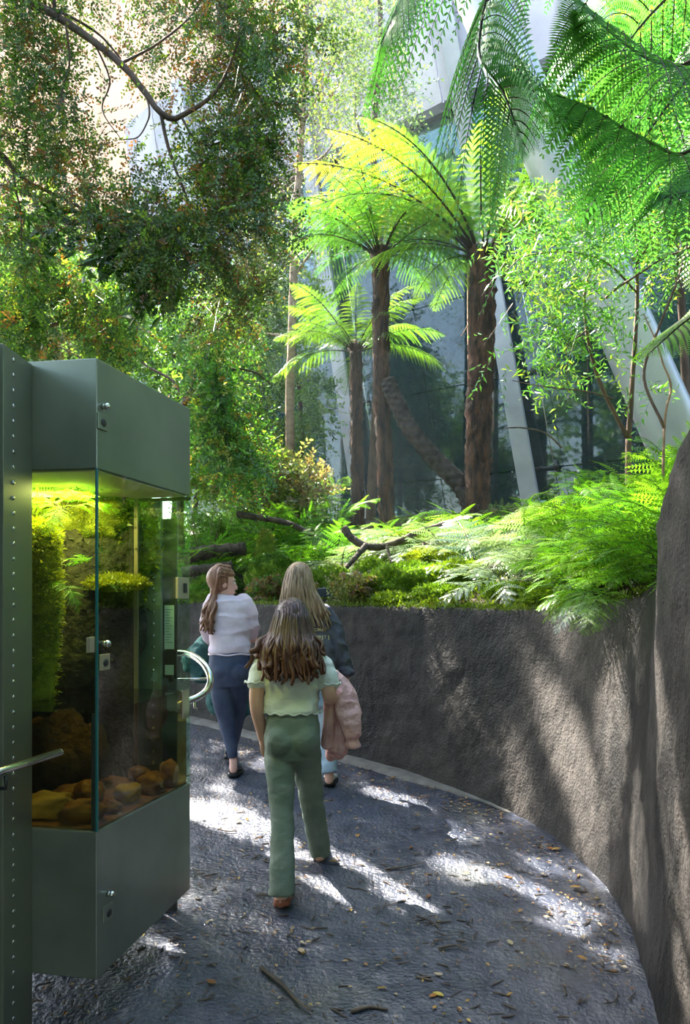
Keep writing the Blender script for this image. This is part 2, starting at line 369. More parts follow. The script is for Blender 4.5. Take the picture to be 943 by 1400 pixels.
G = []                                                   # garden bed
ds = np.concatenate([[0.05], np.linspace(0.12, 3.2, 34), np.linspace(3.5, 9.5, 22)])
for i in range(0, len(WP)):
    G.append([(WX[i] + WN[i, 0] * (e + BT[i]), WY[i] + WN[i, 1] * (e + BT[i]), WT[i] - 0.05 + rise(e, i)) for e in ds])
G = np.array(G); f = G.reshape(-1, 3)
G[:, :, 2] += ((0.045 * nz(f, 2.0, 3) + 0.02 * nz(f, 6, 1)).reshape(G.shape[:2])) * np.clip(ds / 0.5, 0, 1)[None]
struct(MB().grid(G).build('ground', M['soil']), 'raised garden bed of dark leaf mould behind the planter wall')

gx, gy = np.meshgrid(np.linspace(-40, 40, 40), np.linspace(11.5, 60, 30), indexing='ij')
q = np.stack([gx, gy, 0 * gx], -1).reshape(-1, 3)
struct(MB().grid(np.stack([gx, gy, 2.35 + .04 * (gy - 11.5) + .12 * nz(q, .8).reshape(gx.shape)], -1)).build('ground', noisy('far_ground', (.03, .05, .015), (.06, .09, .03), .9, 3, .5, 20)), 'dark green ground beyond the facade')

# ------------------------------------------------------------------ leaning glass facade
FA = np.array([1.456, 12.0]); FD = np.array([1.61, -1.27]) / math.hypot(1.61, 1.27)
FN = np.array([FD[1], -FD[0]]); FN = FN if FN[1] < 0 else -FN       # towards the viewer
LEAN = -0.185                                            # the frame leans to the left as it rises
def fpt(u, v, off=0.0):
    """A point of the facade: u along it, v above eye height, off towards the viewer."""
    xy = FA + FD * (u + LEAN * (v - 4.44)) + FN * off
    return np.array([xy[0], xy[1], EYE + v])
fac = bpy.data.objects.new('wall_back', None); COL.objects.link(fac); struct(fac, 'leaning glazed facade behind the garden, pale panels above')
def slab(mb, u0, u1, v0, v1, t, off=0.0, u_top=None):
    a, b = (u0, u1) if u_top is None else u_top
    V = [fpt(u0, v0, off), fpt(u1, v0, off), fpt(b, v1, off), fpt(a, v1, off)]
    V += [fpt(u0, v0, off - t), fpt(u1, v0, off - t), fpt(b, v1, off - t), fpt(a, v1, off - t)]
    return mb.add(V, np.array([[0, 1, 2, 3], [7, 6, 5, 4], [0, 4, 5, 1], [1, 5, 6, 2], [2, 6, 7, 3], [3, 7, 4, 0]]))
us = np.array([-7.2, -5.75, -4.32, -2.88, -1.44, 0.0, 1.44, 2.88, 4.32, 5.76, 7.2]) + 0.92
vs_ = [0.4, 1.8, 3.15, 4.44, 5.8, 7.2]
for i in range(len(us) - 1):
    for j in range(len(vs_) - 1):
        slab(MB(), us[i] + .008, us[i + 1] - .008, vs_[j] + .008, vs_[j + 1] - .008, 0.02).build('glass_pane', M['facade_glass'], fac, False)
for k, u in enumerate(us[1::2]):
    p = slab(MB(), u - .13, u + .13, 0.2, 10, 0.05, 0.20).build('post', M['post'], fac, False)
    slab(MB(), u - .02, u + .02, 0.2, 10, 0.22, 0.16).build('post_web', M['post'], p, False)
for u in us[1::2]:
    for v in vs_[1:-1]:
        b = MB(); a = fpt(u - .02, v, 0.02); c = fpt(u + .40, v - .02, 0.10)
        b.tube([a, c], 0.02, 6); b.ball(fpt(u + .40, v, .06), .035, 8, 6); b.ball(fpt(u + .18, v, .05), .03, 8, 6)
        b.tube([fpt(u + .40, v - .09, .04), fpt(u + .40, v + .09, .04)], .014, 6)
        b.build('glazing_clamp', M['darkmetal'], fac)
for u in us[1::2]:
    MB().tube([fpt(u + .42, .3, .16), fpt(u + .40, 7.2, .16)], .006, 5).build('cable', M['chrome'], fac)
slab(MB(), us[0], us[-1], 7.2, 7.34, 0.3, 0.1).build('transom', M['darkmetal'], fac, False)
pu = np.arange(-6.75, 7.9, 1.05)
for i in range(len(pu) - 1):                             # pale panels above the glass, folded like a fan, each one slightly turned
    for j, (v0, v1) in enumerate(((7.36, 8.6), (8.62, 9.9))):
        t = 0.10 if i % 2 else -0.02
        V = [fpt(pu[i] + .012, v0, t), fpt(pu[i + 1] - .012, v0, .08 - t), fpt(pu[i + 1] - .012, v1, .08 - t), fpt(pu[i] + .012, v1, t)]
        V += [x - np.array([FN[0], FN[1], 0]) * .05 for x in V]
        MB().add(V, np.array([[0, 1, 2, 3], [7, 6, 5, 4], [0, 4, 5, 1], [1, 5, 6, 2], [2, 6, 7, 3], [3, 7, 4, 0]])).build('roof_panel', M['panel'], fac, False)

# broad tapered blade column at the right, in front of the glazing
bl = MB(); rings = []
for t in np.linspace(0, 1.75, 34):
    c = np.array(P(992 - 255 * t, 760 - 580 * t, 7.6)); wd = 0.285 - 0.05 * t
    a = np.arange(28) / 28 * 2 * math.pi
    rings.append(np.stack([c[0] + np.cos(a) * wd * 0.94, c[1] + np.sin(a) * 0.20 + np.cos(a) * -.10, np.full(28, c[2])], 1))
rings = np.array(rings); rings = np.concatenate([rings, rings[:, :1]], 1)
bl.grid(rings)
bl.build('blade_column', noisy('brushed_blade', (.42, .43, .47), (.54, .54, .57), .38, 2, .05, 60, metallic=.35), fac)

# ------------------------------------------------------------------ pale neighbouring building at the upper left
bd = thing('building', 'pale cream building with a slanted roof edge seen through the upper left branches', 'building', (-4.5, 19, 0))
def quad_slab(name, a, b, c, d, t, mat, par):
    V = np.array([a, b, c, d], float); nrm = np.cross(V[1] - V[0], V[3] - V[0]); nrm /= np.linalg.norm(nrm)
    V = np.concatenate([V, V - nrm * t]) - np.array(par.location)
    return MB().add(V, np.array([[0, 1, 2, 3], [7, 6, 5, 4], [0, 4, 5, 1], [1, 5, 6, 2], [2, 6, 7, 3], [3, 7, 4, 0]])).build(name, mat, par, False)
for k in range(12):                                      # stretched roof membranes lit from behind
    x0, x1 = -60 + k * 62, -60 + (k + 1) * 62 - 2
    e0, e1 = 395 - (x0 + 60) * .42, 395 - (x1 + 60) * .42
    quad_slab('roof_panel', P(x0, e0, 17.0 - k * .12), P(x1, e1, 17.0 - k * .12), P(x1 + 40, -260, 19.5), P(x0 + 40, -260, 19.5), .08, M['cream'], bd)
quad_slab('fascia', P(-80, 425, 17), P(420, 210, 16.1), P(420, 192, 16.1), P(-80, 400, 17), .12, M['post'], bd)
for k in range(5):
    x0 = -80 + k * 100; x1 = x0 + 94
    quad_slab('wall_panel', P(x0, 640, 17.6), P(x1, 640, 17.4), P(x1, 425 - (x1 + 80) * .43, 17.4), P(x0, 425 - (x0 + 80) * .43, 17.6), .1, M['greygreen'], bd)
# ------------------------------------------------------------------ riveted steel wall at the left
wl = bpy.data.objects.new('wall_left', None); COL.objects.link(wl); struct(wl, 'blackened steel wall with a column of round rivets')
bevel(MB().box((-1.0925, 2.625, 1.28), (.055, .232, 2.60)).build('steel_panel', M['steel_blue'], wl, False), .002)
bevel(MB().box((-1.105, 1.50, 1.28), (.05, 2.0, 2.60)).build('steel_panel', M['steel_blue'], wl, False), .002)
rv = MB().ball((0, 0, 0), (.0038, .0075, .0075), 12, 6).mesh('rivet', M['chrome'])
for k in range(46): link('rivet', rv, wl, (-1.0645, 2.585, EYE + .77 - k * .0492))

# ------------------------------------------------------------------ terrarium case
cA, cB, cL = (-.833, 2.70), (-.658, 3.42), (-1.066, 2.742)
cC, cD, cE = (-.905, 3.49), (-1.56, 3.90), (-1.56, 2.80)
cEn = (-1.125, 2.80)
case = thing('terrarium_case', 'tall blackened steel case with a lit glass tank of moss, ferns and water', 'display case', (0, 0, 0))
foot = [cL, cA, cB, cC, cD, cE]
ZT, ZG, ZF = EYE + .812, EYE + .4418, EYE - .78
bevel(MB().prism(foot, ZG, ZT).build('upper_housing', M['steel'], case, False), .003)
bevel(MB().prism(foot, [EYE - 1.272, EYE - 1.276, EYE - 1.228, EYE - 1.225, EYE - 1.21, EYE - 1.27], ZF).build('lower_housing', M['steel'], case, False), .003)
def strip(p, q, z0, z1, t=.008, name='panel', mat=None, par=case, ext=0):
    p, q = np.array(p), np.array(q); d = (q - p) / np.linalg.norm(q - p); nn = np.array([d[1], -d[0]])
    c = [p, q, q - nn * t, p - nn * t]
    return MB().prism([tuple(x) for x in c], z0, z1).build(name, mat, par, False)
dab = np.array(cB) - np.array(cA); dab /= np.linalg.norm(dab); nab = np.array([dab[1], -dab[0]])
strip(cL, cA, ZF, ZG, .008, 'glass_pane', M['pane'])
strip(np.array(cA) + dab * .004, cB, ZF, ZG, .008, 'glass_pane', M['pane'])
strip(cB, cC, ZF, ZG, .008, 'glass_pane', M['pane_end'])
MB().prism([(cA[0] - .006, cA[1] + .003), (cA[0] + .001, cA[1] - .001), (cA[0] + .004, cA[1] + .006), (cA[0] - .004, cA[1] + .008)], ZF, ZG).build('glass_edge', M['seal'], case, False)
MB().prism([(cA[0] - .022, cA[1] + .013), (cA[0] - .008, cA[1] + .011), (cA[0] - .006, cA[1] + .018), (cA[0] - .02, cA[1] + .020)], ZF, EYE - .385).build('inner_seal', M['darkmetal'], case, False)
inner = noisy('tank_back', (.008, .009, .005), (.03, .026, .012), .9, 8, .8, 30, bdist=.03)
strip(cC, cD, ZF, ZG, .02, 'back_panel', inner); strip(cD, cE, ZF, ZG, .02, 'back_panel', inner); strip(cE, cEn, ZF, ZG, .02, 'back_panel', inner)
fr = MB(); fr.box((-.905, 3.488, (ZF + ZG) / 2), (.018, .02, ZG - ZF)); fr.prism([cC, cB, (cB[0], cB[1] + .012), (cC[0], cC[1] + .012)], ZG - .018, ZG - .004)
fr.build('window_frame', plain('bronze_frame', (.16, .13, .08), .5, .3), case, False)
bevel(MB().prism([(-1.54, 2.82), (-1.06, 2.76), (-.842, 2.722), (-.676, 3.40), (-.905, 3.47), (-1.53, 3.86)], ZG - .006, ZG - .001).build('ceiling_lining', plain('cream_lining', (.55, .48, .30), .6), case, False), .001)
lp = MB().box((-1.22, 3.30, ZG - .010), (.24, .12, .008)).build('lamp_strip', plain('lamp_strip', (1.0, .80, .30), emit=1.0), case, False)
la = bpy.data.lights.new('tank_lamp', 'AREA'); la.shape = 'RECTANGLE'; la.size = .30; la.size_y = .28; la.energy = 9.0; la.color = (1.0, .86, .24)
lo = bpy.data.objects.new('tank_lamp', la); COL.objects.link(lo); lo.parent = case; lo.location = (-1.12, 3.14, ZG - .02)
ins = [(-1.05, 2.757), (-.838, 2.716), (-.672, 3.41), (-.905, 3.475), (-1.53, 3.87), (-1.53, 2.83)]
MB().prism(ins, ZF + .002, EYE - .383).build('water', M['water'], case, False)
MB().prism(ins, ZF, ZF + .008).build('gravel_floor', M['stone'], case, False)
def cP(px, py, off=0.0):
    """Point on the case's right-hand face."""
    k = (px - CXP) / FPX; t = (cA[0] - cA[1] * k) / ((cB[1] - cA[1]) * k - (cB[0] - cA[0]))
    Y = cA[1] + (cB[1] - cA[1]) * t; X = cA[0] + (cB[0] - cA[0]) * t
    return np.array([X + nab[0] * off, Y + nab[1] * off, EYE - (py - HOR) / FPX * Y])
def face_box(px, py, w_, h_, t, off=0.0, name='plate', mat=None, par=case):
    c = cP(px, py, off + t / 2)
    return bevel(MB().box((0, 0, 0), (w_, t, h_), math.atan2(dab[1], dab[0])).build(name, mat, par, False, tuple(c)), .0015)
for px, py, kn in ((139, 577, (139.5, 556)), (146.5, 1247, (146.5, 1222)), (142, 905, (141, 880))):
    p = face_box(px, py, .062, .054, .006, 0, 'flush_pull', M['brass'] if py == 905 else M['steel'])
    cup = MB().ball((0, 0, 0), (.018, .004, .014), 12, 6); 
    c = cP(px + .7, py + 1, .006); cu = cup.build('finger_cup', M['darkmetal'], p, True, tuple(c - cP(px, py, .003))); cu.rotation_euler.z = math.atan2(dab[1], dab[0])
    k0, k1 = cP(*kn, 0), cP(*kn, .016)
    kb = MB(); kb.tube([k0, k1], [.010, .010], 12); kb.ball(cP(*kn, .018), .012, 12, 8); kb.build('latch_knob', M['chrome'], case)
face_box(124, 881, .03, .05, .004, .002, 'corner_latch', M['brass'])
MB().box((-.85, 2.688, EYE - .151), (.022, .018, .05)).build('corner_latch', M['brass'], case, False)
pl_ = face_box(247.5, 804, .105, .088, .012, 0, 'lock_plate', M['brass'])
face_box(249, 804, .03, .04, .004, .012, 'lock_slot', M['darkmetal'])
face_box(252, 962, .06, .12, .008, 0, 'glass_clamp', M['chrome'])

# the riveted steel post beyond the far end of the case, with a paper notice
sp = thing('steel_post', 'pale riveted steel post standing right behind the glass case', 'post', (0, 0, 0))
pA, pB = P(188, 900, 3.60), P(219, 900, 3.60)
bevel(MB().box(((pA[0] + pB[0]) / 2, 3.63, 1.25), (pB[0] - pA[0], .04, 1.96)).build('post_plate', M['steel'], sp, False), .002)
for k in range(22): link('rivet', rv, sp, ((pA[0] + pB[0]) / 2 + .018, 3.608, EYE + .36 - k * .052)).rotation_euler.z = math.pi / 2
nb = thing('notice_board', 'white paper notice on a narrow dark board behind the case glass', 'notice', (0, 0, 0))
a, b = P(221, 0, 3.66), P(238, 0, 3.66)
MB().box(((a[0] + b[0]) / 2, 3.69, 1.20), (b[0] - a[0] + .012, .03, 1.9)).build('board', M['darkmetal'], nb, False)
MB().box(((a[0] + b[0]) / 2 + .004, 3.672, EYE - .125), (.044, .004, .20)).build('paper', plain('paper', (.62, .66, .66), .7), nb, False)
tx = MB()
for k in range(13): tx.box(((a[0] + b[0]) / 2 + .002 - .004 * (k % 3), 3.6695, EYE - .045 - k * .0125), (.034 - .008 * (k % 3), .001, .003))
tx.build('printed_lines', plain('grey_print', (.25, .28, .30), .7), nb, False)
MB().box(((a[0] + b[0]) / 2 + .004, 3.672, EYE - .32), (.04, .004, .045)).build('small_paper', plain('paper_b', (.6, .6, .58), .7), nb, False)

# ------------------------------------------------------------------ what lives in the tank
def rock_thing(name, c, r, mat, label, cat, group=None, rz=0, disp=.18, seed=1, n=24, m=16, pw=.8):
    o = MB().ball((0, 0, 0), r, n, m, disp=disp, f=1.6, seed=seed, pw=pw).build(name, mat, None, True, tuple(c)); o.rotation_euler = (0, 0, rz)
    return tag(o, label, cat, group)
fz = ZF + .008
stones = [(66, 2.86, (.085, .06, .045), 'stone_y', 'flat yellow river stone at the left front of the tank'), (112, 2.80, (.075, .045, .04), 'stone', 'oblong brown river stone against the corner of the tank'),
          (98, 3.10, (.07, .06, .03), 'stone', 'thin reddish river stone behind the oblong brown one'), (122, 3.0, (.05, .05, .05), 'stone', 'round brown river stone touching the tank corner seal'),
          (175, 3.08, (.052, .045, .036), 'stone_y', 'round tan river stone alone in the middle of the right pane'), (207, 3.22, (.055, .05, .042), 'stone', 'rust coloured river stone between tan stone and tall stone'),
          (231, 3.33, (.045, .04, .055), 'stone', 'tall rough orange river stone at the far end of the tank'), (152, 2.93, (.04, .035, .022), 'stone', 'small low brown river stone just right of the tank corner'),
          (190, 3.45, (.05, .04, .03), 'stone', 'small dark river stone at the back of the right pane')]
for i, (px, Y, r, mt, lb) in enumerate(stones):
    p = P(px, 0, Y); rock_thing('river_stone', (p[0], Y, fz + r[2] * .9), r, M[mt], lb, 'stone', 'river stones in the tank', rz=.3 * i, disp=.17, seed=i * 1.7, n=32, m=20)
br_ = noisy('sunken_rock', (.022, .015, .006), (.09, .06, .018), .85, 9, .9, 40, bdist=.02)
rock_thing('rock', (*P(75, 0, 3.25)[:2], fz + .15), (.13, .10, .16), br_, 'big dark submerged rock behind the yellow river stone', 'rock', None, disp=.22, seed=3)
rock_thing('rock', (*P(112, 0, 3.30)[:2], fz + .13), (.10, .10, .13), br_, 'dark submerged rock ledge behind the tank corner', 'rock', None, disp=.25, seed=6)
def fuzz(mb, mesh_pts, nrm, n, ln, c0, c1, wd=.25, rng=R):
    """Short moss blades standing on a surface."""
    i = rng.integers(0, len(mesh_pts), n); p = mesh_pts[i] + rng.normal(0, ln * .6, (n, 3)); d = nrm[i] + rng.normal(0, .45, (n, 3)); d /= np.linalg.norm(d, axis=1)[:, None]
    l = ln * rng.uniform(.5, 1.3, n)[:, None]; s = np.cross(d, rng.normal(0, 1, (n, 3))); s /= np.linalg.norm(s, axis=1)[:, None]
    V = np.stack([p - s * l * wd, p + s * l * wd, p + d * l], 1).reshape(-1, 3)
    t = rng.random(n)[:, None]; c = np.repeat(np.array(c0) * (1 - t) + np.array(c1) * t, 3, 0)
    mb.add(V, np.arange(3 * n).reshape(n, 3), c)
def mossy(name, mb, label, cat, n, ln, mat, c0, c1, group=None, loc=(0, 0, 0)):
    """A mossy body: the mound or log itself with its own pelt of moss blades."""
    o = mb.build(name, mat, None, True, loc); tag(o, label, cat, group)
    V = np.concatenate(mb.V); c = V.mean(0); me = o.data; nn = np.empty(len(V) * 3, np.float32); me.vertex_normals.foreach_get('vector', nn); nn = nn.reshape(-1, 3)
    F = np.concatenate([f if f.shape[1] == 4 else np.concatenate([f, f[:, :1]], 1) for f in mb.F if f.shape[1] <= 4])
    cen = V[F].mean(1); cn = nn[F].mean(1); up = cn[:, 2] > -.35; cen, cn = cen[up], cn[up]
    q = MB(); fuzz(q, cen, cn, n, ln, c0, c1); f = q.build('moss_pelt', M['frond'], o, False); f['kind'] = 'stuff'
    return o
YM0, YM1 = (.20, .26, .012), (.52, .54, .03)
b = MB(); b.tube(smooth_path([P(40, 735, 3.12), P(54, 728, 3.10), P(60, 745, 3.08), P(56, 790, 3.08), P(58, 825, 3.08), P(50, 880, 3.10), P(46, 960, 3.12)], 26), np.concatenate([np.linspace(.035, .055, 8), np.linspace(.055, .075, 18)]), 18, wob=.25, seed=2)
mossy('mossy_log', b, 'upright moss covered log at the left of the lit tank', 'log', 9000, .016, M['moss_y'], YM0, YM1)
b = MB(); b.ball(P(160, 745, 3.60), (.17, .10, .28), 30, 22, disp=.22, f=2.2, seed=5)
mossy('moss_mound', b, 'hanging yellow green moss bank beside the far tank window', 'moss', 9000, .02, M['moss_y'], (.22, .20, .015), (.50, .44, .04))
b = MB(); b.ball(P(92, 690, 3.52), (.30, .14, .17), 30, 18, disp=.25, f=2.6, seed=11)
mossy('moss_mound', b, 'glowing yellow moss bank right under the tank lamp', 'moss', 9000, .022, M['moss_y'], YM0, YM1)
b = MB(); b.ball(P(160, 800, 3.40), (.12, .08, .03), 24, 12, disp=.2, seed=8)
mossy('moss_ledge', b, 'flat bright moss ledge low on the tank moss bank', 'moss', 3500, .014, M['moss_y'], YM0, YM1)
b = MB(); b.ball(P(105, 790, 3.55), (.30, .12, .50), 26, 18, disp=.2, f=2, seed=15)
mossy('root_mass', b, 'dark mossy root mass at the back of the tank', 'root', 5000, .02, noisy('root_mass', (.008, .008, .004), (.035, .035, .012), .9, 9, .9, 30, bdist=.03), (.02, .035, .004), (.06, .08, .008))

# ------------------------------------------------------------------ handrails
hr = thing('handrail', 'stainless handrail with a round return bend past the glass case', 'handrail', (0, 0, 0))
pts = smooth_path([P(226, 893, 4.02), P(252, 893, 3.98), P(268, 899, 3.92), P(281, 911, 3.86), P(287.5, 927, 3.82), P(284, 942, 3.80), P(272, 952, 3.78), P(258, 958, 3.76), P(236, 968, 3.74)], 48)
MB().tube(pts, .0165, 12).build('rail', M['chrome'], hr)
MB().tube([P(230, 929, 3.84), P(286, 928, 3.83)], .006, 8).build('stay', M['chrome'], hr)
MB().tube([P(266, 955, 3.775), P(266, 968, 3.775), P(270, 970, 3.775)], .006, 8).build('bracket', M['chrome'], hr)
MB().tube([P(232, 885, 4.0), P(232, 1090, 3.9)], .016, 10).build('rail_post', M['chrome'], hr)
hr = thing('handrail', 'straight stainless handrail end crossing the riveted steel wall', 'handrail', (0, 0, 0))
MB().tube([P(-90, 1086, 2.06), P(0, 1055, 2.30), P(82, 1028.5, 2.52)], .0118, 14).build('rail', M['chrome'], hr); MB().ball(P(82, 1028.5, 2.52), .0118, 12, 8).build('end_cap', M['chrome'], hr)
k = P(8, 1061, 2.32); MB().tube([k, k - np.array([.0, 0, .035]), (-1.075, k[1] + .03, k[2] - .045)], .006, 8).build('bracket', M['darkmetal'], hr)
MB().tube([(-1.08, k[1] + .035, k[2] - .045), (-1.055, k[1] + .03, k[2] - .045)], .012, 10).build('wall_flange', M['chrome'], hr)
# ------------------------------------------------------------------ people
def remesh(mb, name, mat, parent, voxel=.008, it=4, loc=(0, 0, 0), fac=.5, fold=0.0, ff=13.0, dr=(1, 1, 1)):
    t = mb.build('tmp', mat); m = t.modifiers.new('r', 'REMESH'); m.mode = 'VOXEL'; m.voxel_size = voxel; m.use_smooth_shade = True
    s = t.modifiers.new('s', 'SMOOTH'); s.factor = fac; s.iterations = it
    dg = bpy.context.evaluated_depsgraph_get(); me = bpy.data.meshes.new_from_object(t.evaluated_get(dg)); me.name = name
    if not me.materials: me.materials.append(mat)
    bpy.data.objects.remove(t)
    me.polygons.foreach_set('use_smooth', np.ones(len(me.polygons), dtype=bool))
    if fold:                                             # soft folds in the cloth
        k = len(me.vertices); c = np.empty(k * 3, np.float32); nn = np.empty(k * 3, np.float32); me.vertices.foreach_get('co', c); me.vertex_normals.foreach_get('vector', nn); c = c.reshape(-1, 3); nn = nn.reshape(-1, 3)
        q = c * np.array(dr) + .03 * nz(c, 9, 1)[:, None]; f_ = 1 - 2 * np.abs(nz(q, ff, 3)); c = c + nn * (fold * f_)[:, None]; me.vertices.foreach_set('co', c.astype(np.float32).ravel()); me.update()
    return link(name, me, parent, loc)
def skin_mat(name, c):
    m, N, L, b = new_mat(name); b.inputs['Base Color'].default_value = (*c, 1); b.inputs['Roughness'].default_value = .55
    b.inputs['Subsurface Weight'].default_value = .15; b.inputs['Subsurface Radius'].default_value = (.02, .008, .004); b.inputs['Subsurface Scale'].default_value = .3
    return m
def cloth(name, c0, c1, bump=.3, scale=9, bs=14, rough=.85, stretch=(1, 1, 1)):
    return noisy(name, c0, c1, rough, scale, bump, bs, bdist=.03, spec=.15, stretch=stretch, detail=3)
def rings_loft(mb, rings, n=24, pw=.85):
    """rings: (centre xyz, half width x, half depth y)."""
    a = np.arange(n) / n * 2 * math.pi; ca, sa = np.cos(a), np.sin(a)
    ca = np.sign(ca) * np.abs(ca) ** pw; sa = np.sign(sa) * np.abs(sa) ** pw
    k = len(rings); c = smooth_path([r[0] for r in rings], k * 4); wdt = smooth_path([(r[1], r[2], 0) for r in rings], k * 4)
    V = np.concatenate([np.stack([p[0] + ca * w_[0], p[1] + sa * w_[1], np.full(n, p[2])], 1) for p, w_ in zip(c, wdt)]); k *= 4
    i, j = np.meshgrid(np.arange(k - 1), np.arange(n), indexing='ij'); j2 = (j + 1) % n
    F = np.stack([i * n + j, i * n + j2, (i + 1) * n + j2, (i + 1) * n + j], -1).reshape(-1, 4)
    return mb.add(V, [F, np.array([list(range(n))[::-1]]), np.array([[(k - 1) * n + q for q in range(n)]])])
def limb(mb, pts, radii, n=14, k=18, end=True):
    p = smooth_path(pts, k); r = smooth_path([(x, 0, 0) for x in radii], k)[:, 0]
    mb.tube(p, r, n); mb.ball(p[0], r[0], n, 8)
    if end: mb.ball(p[-1], r[-1], n, 8)
def head(mb, c, f, s=1.0):
    """Skull, jaw, nose, ears, lips; f is the facing direction."""
    c = np.array(c); f = np.array(f, float); f /= np.linalg.norm(f); r = np.cross(f, [0, 0, 1]); r /= np.linalg.norm(r); u = np.cross(r, f)
    Mx = np.stack([r, f, u], 1)
    at = lambda x, y, z: c + Mx @ np.array([x, y, z]) * s
    mb.ball(at(0, -.012, .018), np.array([.070, .088, .085]) * s, 20, 14, M=Mx)
    mb.ball(at(0, .020, -.045), np.array([.055, .062, .062]) * s, 18, 12, M=Mx)
    mb.ball(at(0, .048, -.092), np.array([.026, .026, .020]) * s, 12, 8, M=Mx)
    mb.tube([at(0, .076, .010), at(0, .094, -.030)], [.008 * s, .012 * s], 10); mb.ball(at(0, .092, -.032), .0125 * s, 10, 8)
    for sx in (-1, 1):
        mb.ball(at(.070 * sx, -.008, -.008), np.array([.010, .020, .030]) * s, 10, 8, M=Mx)
        mb.ball(at(.030 * sx, .055, -.028), np.array([.022, .018, .018]) * s, 10, 8, M=Mx)
        mb.ball(at(.028 * sx, .070, .022), np.array([.024, .010, .008]) * s, 10, 6, M=Mx)
    mb.ball(at(0, .078, -.058), np.array([.022, .010, .006]) * s, 10, 6, M=Mx); mb.ball(at(0, .075, -.067), np.array([.019, .011, .007]) * s, 10, 6, M=Mx)
    return at, Mx
def face_parts(at, Mx, s, root, loc):
    for sx in (-1, 1):
        e = MB(); e.ball(at(.029 * sx, .071, .003), np.array([.0135, .010, .009]) * s, 12, 8, M=Mx)
        eo = e.build('eye', plain('eye_white', (.75, .72, .70), .3), root, True, loc)
        MB().ball(at(.029 * sx, .0795, .003), np.array([.006, .003, .006]) * s, 10, 6, M=Mx).build('iris', plain('iris', (.06, .04, .03), .2), eo, True)
        b = MB(); b.tube([at(.012 * sx, .079, .021), at(.03 * sx, .080, .026), at(.045 * sx, .066, .020)], .003 * s, 6); b.build('eyebrow', plain('brow', (.16, .09, .05), .8), root, True, loc)
    l = MB(); l.tube([at(-.020, .080, -.062), at(0, .090, -.0625), at(.020, .080, -.062)], .0045 * s, 8); l.build('lips', plain('lips', (.55, .22, .20), .5), root, True, loc)
def hand(mb, w, d, thumb, palm, s=1.0, curl=.5):
    """Palm and five fingers from wrist w along d; thumb and palm are directions (thumb side, palm side)."""
    w = np.array(w); d = np.array(d, float); d /= np.linalg.norm(d); th = np.array(thumb, float); th -= d * (th @ d); th /= np.linalg.norm(th); pa = np.cross(d, th); pa = pa if pa @ np.array(palm) > 0 else -pa
    Mx = np.stack([th, pa, d], 1); mb.ball(w + d * .038 * s, np.array([.034, .015, .045]) * s, 14, 10, M=Mx, pw=.85)
    mb.tube([w - d * .02 * s, w + d * .02 * s], [.022 * s, .024 * s], 12)
    for k, (o, L) in enumerate(((.026, .060), (.009, .068), (-.009, .063), (-.026, .050))):
        b = w + d * .070 * s + th * o * s; p = [b - d * .015 * s]; a = 0.1
        p.append(b)
        for q in (.42, .32, .26):
            a += curl * (.8 + .1 * k); dd = d * math.cos(a) + pa * math.sin(a) + th * o * .6; b = b + dd * L * q * s; p.append(b)
        mb.tube(np.array(p), np.array([.0085, .0085, .0080, .0074, .0055]) * s, 8); mb.ball(p[-1], .0058 * s, 8, 6)
    t0 = w + d * .022 * s + th * .026 * s; t1 = t0 + (th * .7 + d * .7 + pa * .25) * .032 * s; t2 = t1 + (th * .25 + d * .9 + pa * .35) * .030 * s
    mb.tube(np.array([t0 - th * .01 * s, t0, t1, t2]), np.array([.011, .0105, .0092, .007]) * s, 8); mb.ball(t2, .007 * s, 8, 6)
def shoe(root, loc, heel, yaw, ln, mat, sole_mat, pitch=0.0, name='shoe'):
    """Shoe whose heel bottom is at heel, pointing yaw (0 = away), raised at the heel by pitch."""
    c, s = math.cos(yaw), math.sin(yaw); Mz = np.array([[c, s, 0], [-s, c, 0], [0, 0, 1]]); Mp = np.array([[1, 0, 0], [0, math.cos(pitch), math.sin(pitch)], [0, -math.sin(pitch), math.cos(pitch)]]); Mx = Mz @ Mp
    b = MB(); V = []
    for y, wd, hh, z0 in ((0, .026, .060, .02), (.03, .034, .066, .018), (.08, .034, .058, .018), (.14, .040, .044, .018), (.19, .038, .034, .018), (.225, .024, .022, .02)):
        a = np.linspace(0, 2 * math.pi, 17)[:-1]; V.append(np.stack([np.cos(a) * wd, np.full(16, y * ln / .235), z0 + hh / 2 + np.sin(a) * hh / 2], 1))
    def grow(V, bb):
        V = np.array(V); k = len(V); n = V.shape[1]; i, j = np.meshgrid(np.arange(k - 1), np.arange(n), indexing='ij'); j2 = (j + 1) % n
        F = np.stack([i * n + j, i * n + j2, (i + 1) * n + j2, (i + 1) * n + j], -1).reshape(-1, 4)
        bb.add(V.reshape(-1, 3) @ Mx.T + np.array(heel), [F, np.array([list(range(n))[::-1]]), np.array([[(k - 1) * n + q for q in range(n)]])])
    grow(V, b); o = b.build(name, mat, root, True, loc)
    b = MB(); V = []
    for y, wd in ((-.006, .018), (.004, .034), (.03, .038), (.08, .036), (.14, .043), (.19, .040), (.225, .026), (.236, .012)):
        V.append(np.array([(-wd, 0, .0), (wd, 0, .0), (wd * 1.02, 0, .016), (wd * .96, 0, .026), (-wd * .96, 0, .026), (-wd * 1.02, 0, .016)]) + np.array([0, y * ln / .235, 0]))
    grow(V, b); b.build('sole', sole_mat, o, True)
    return o
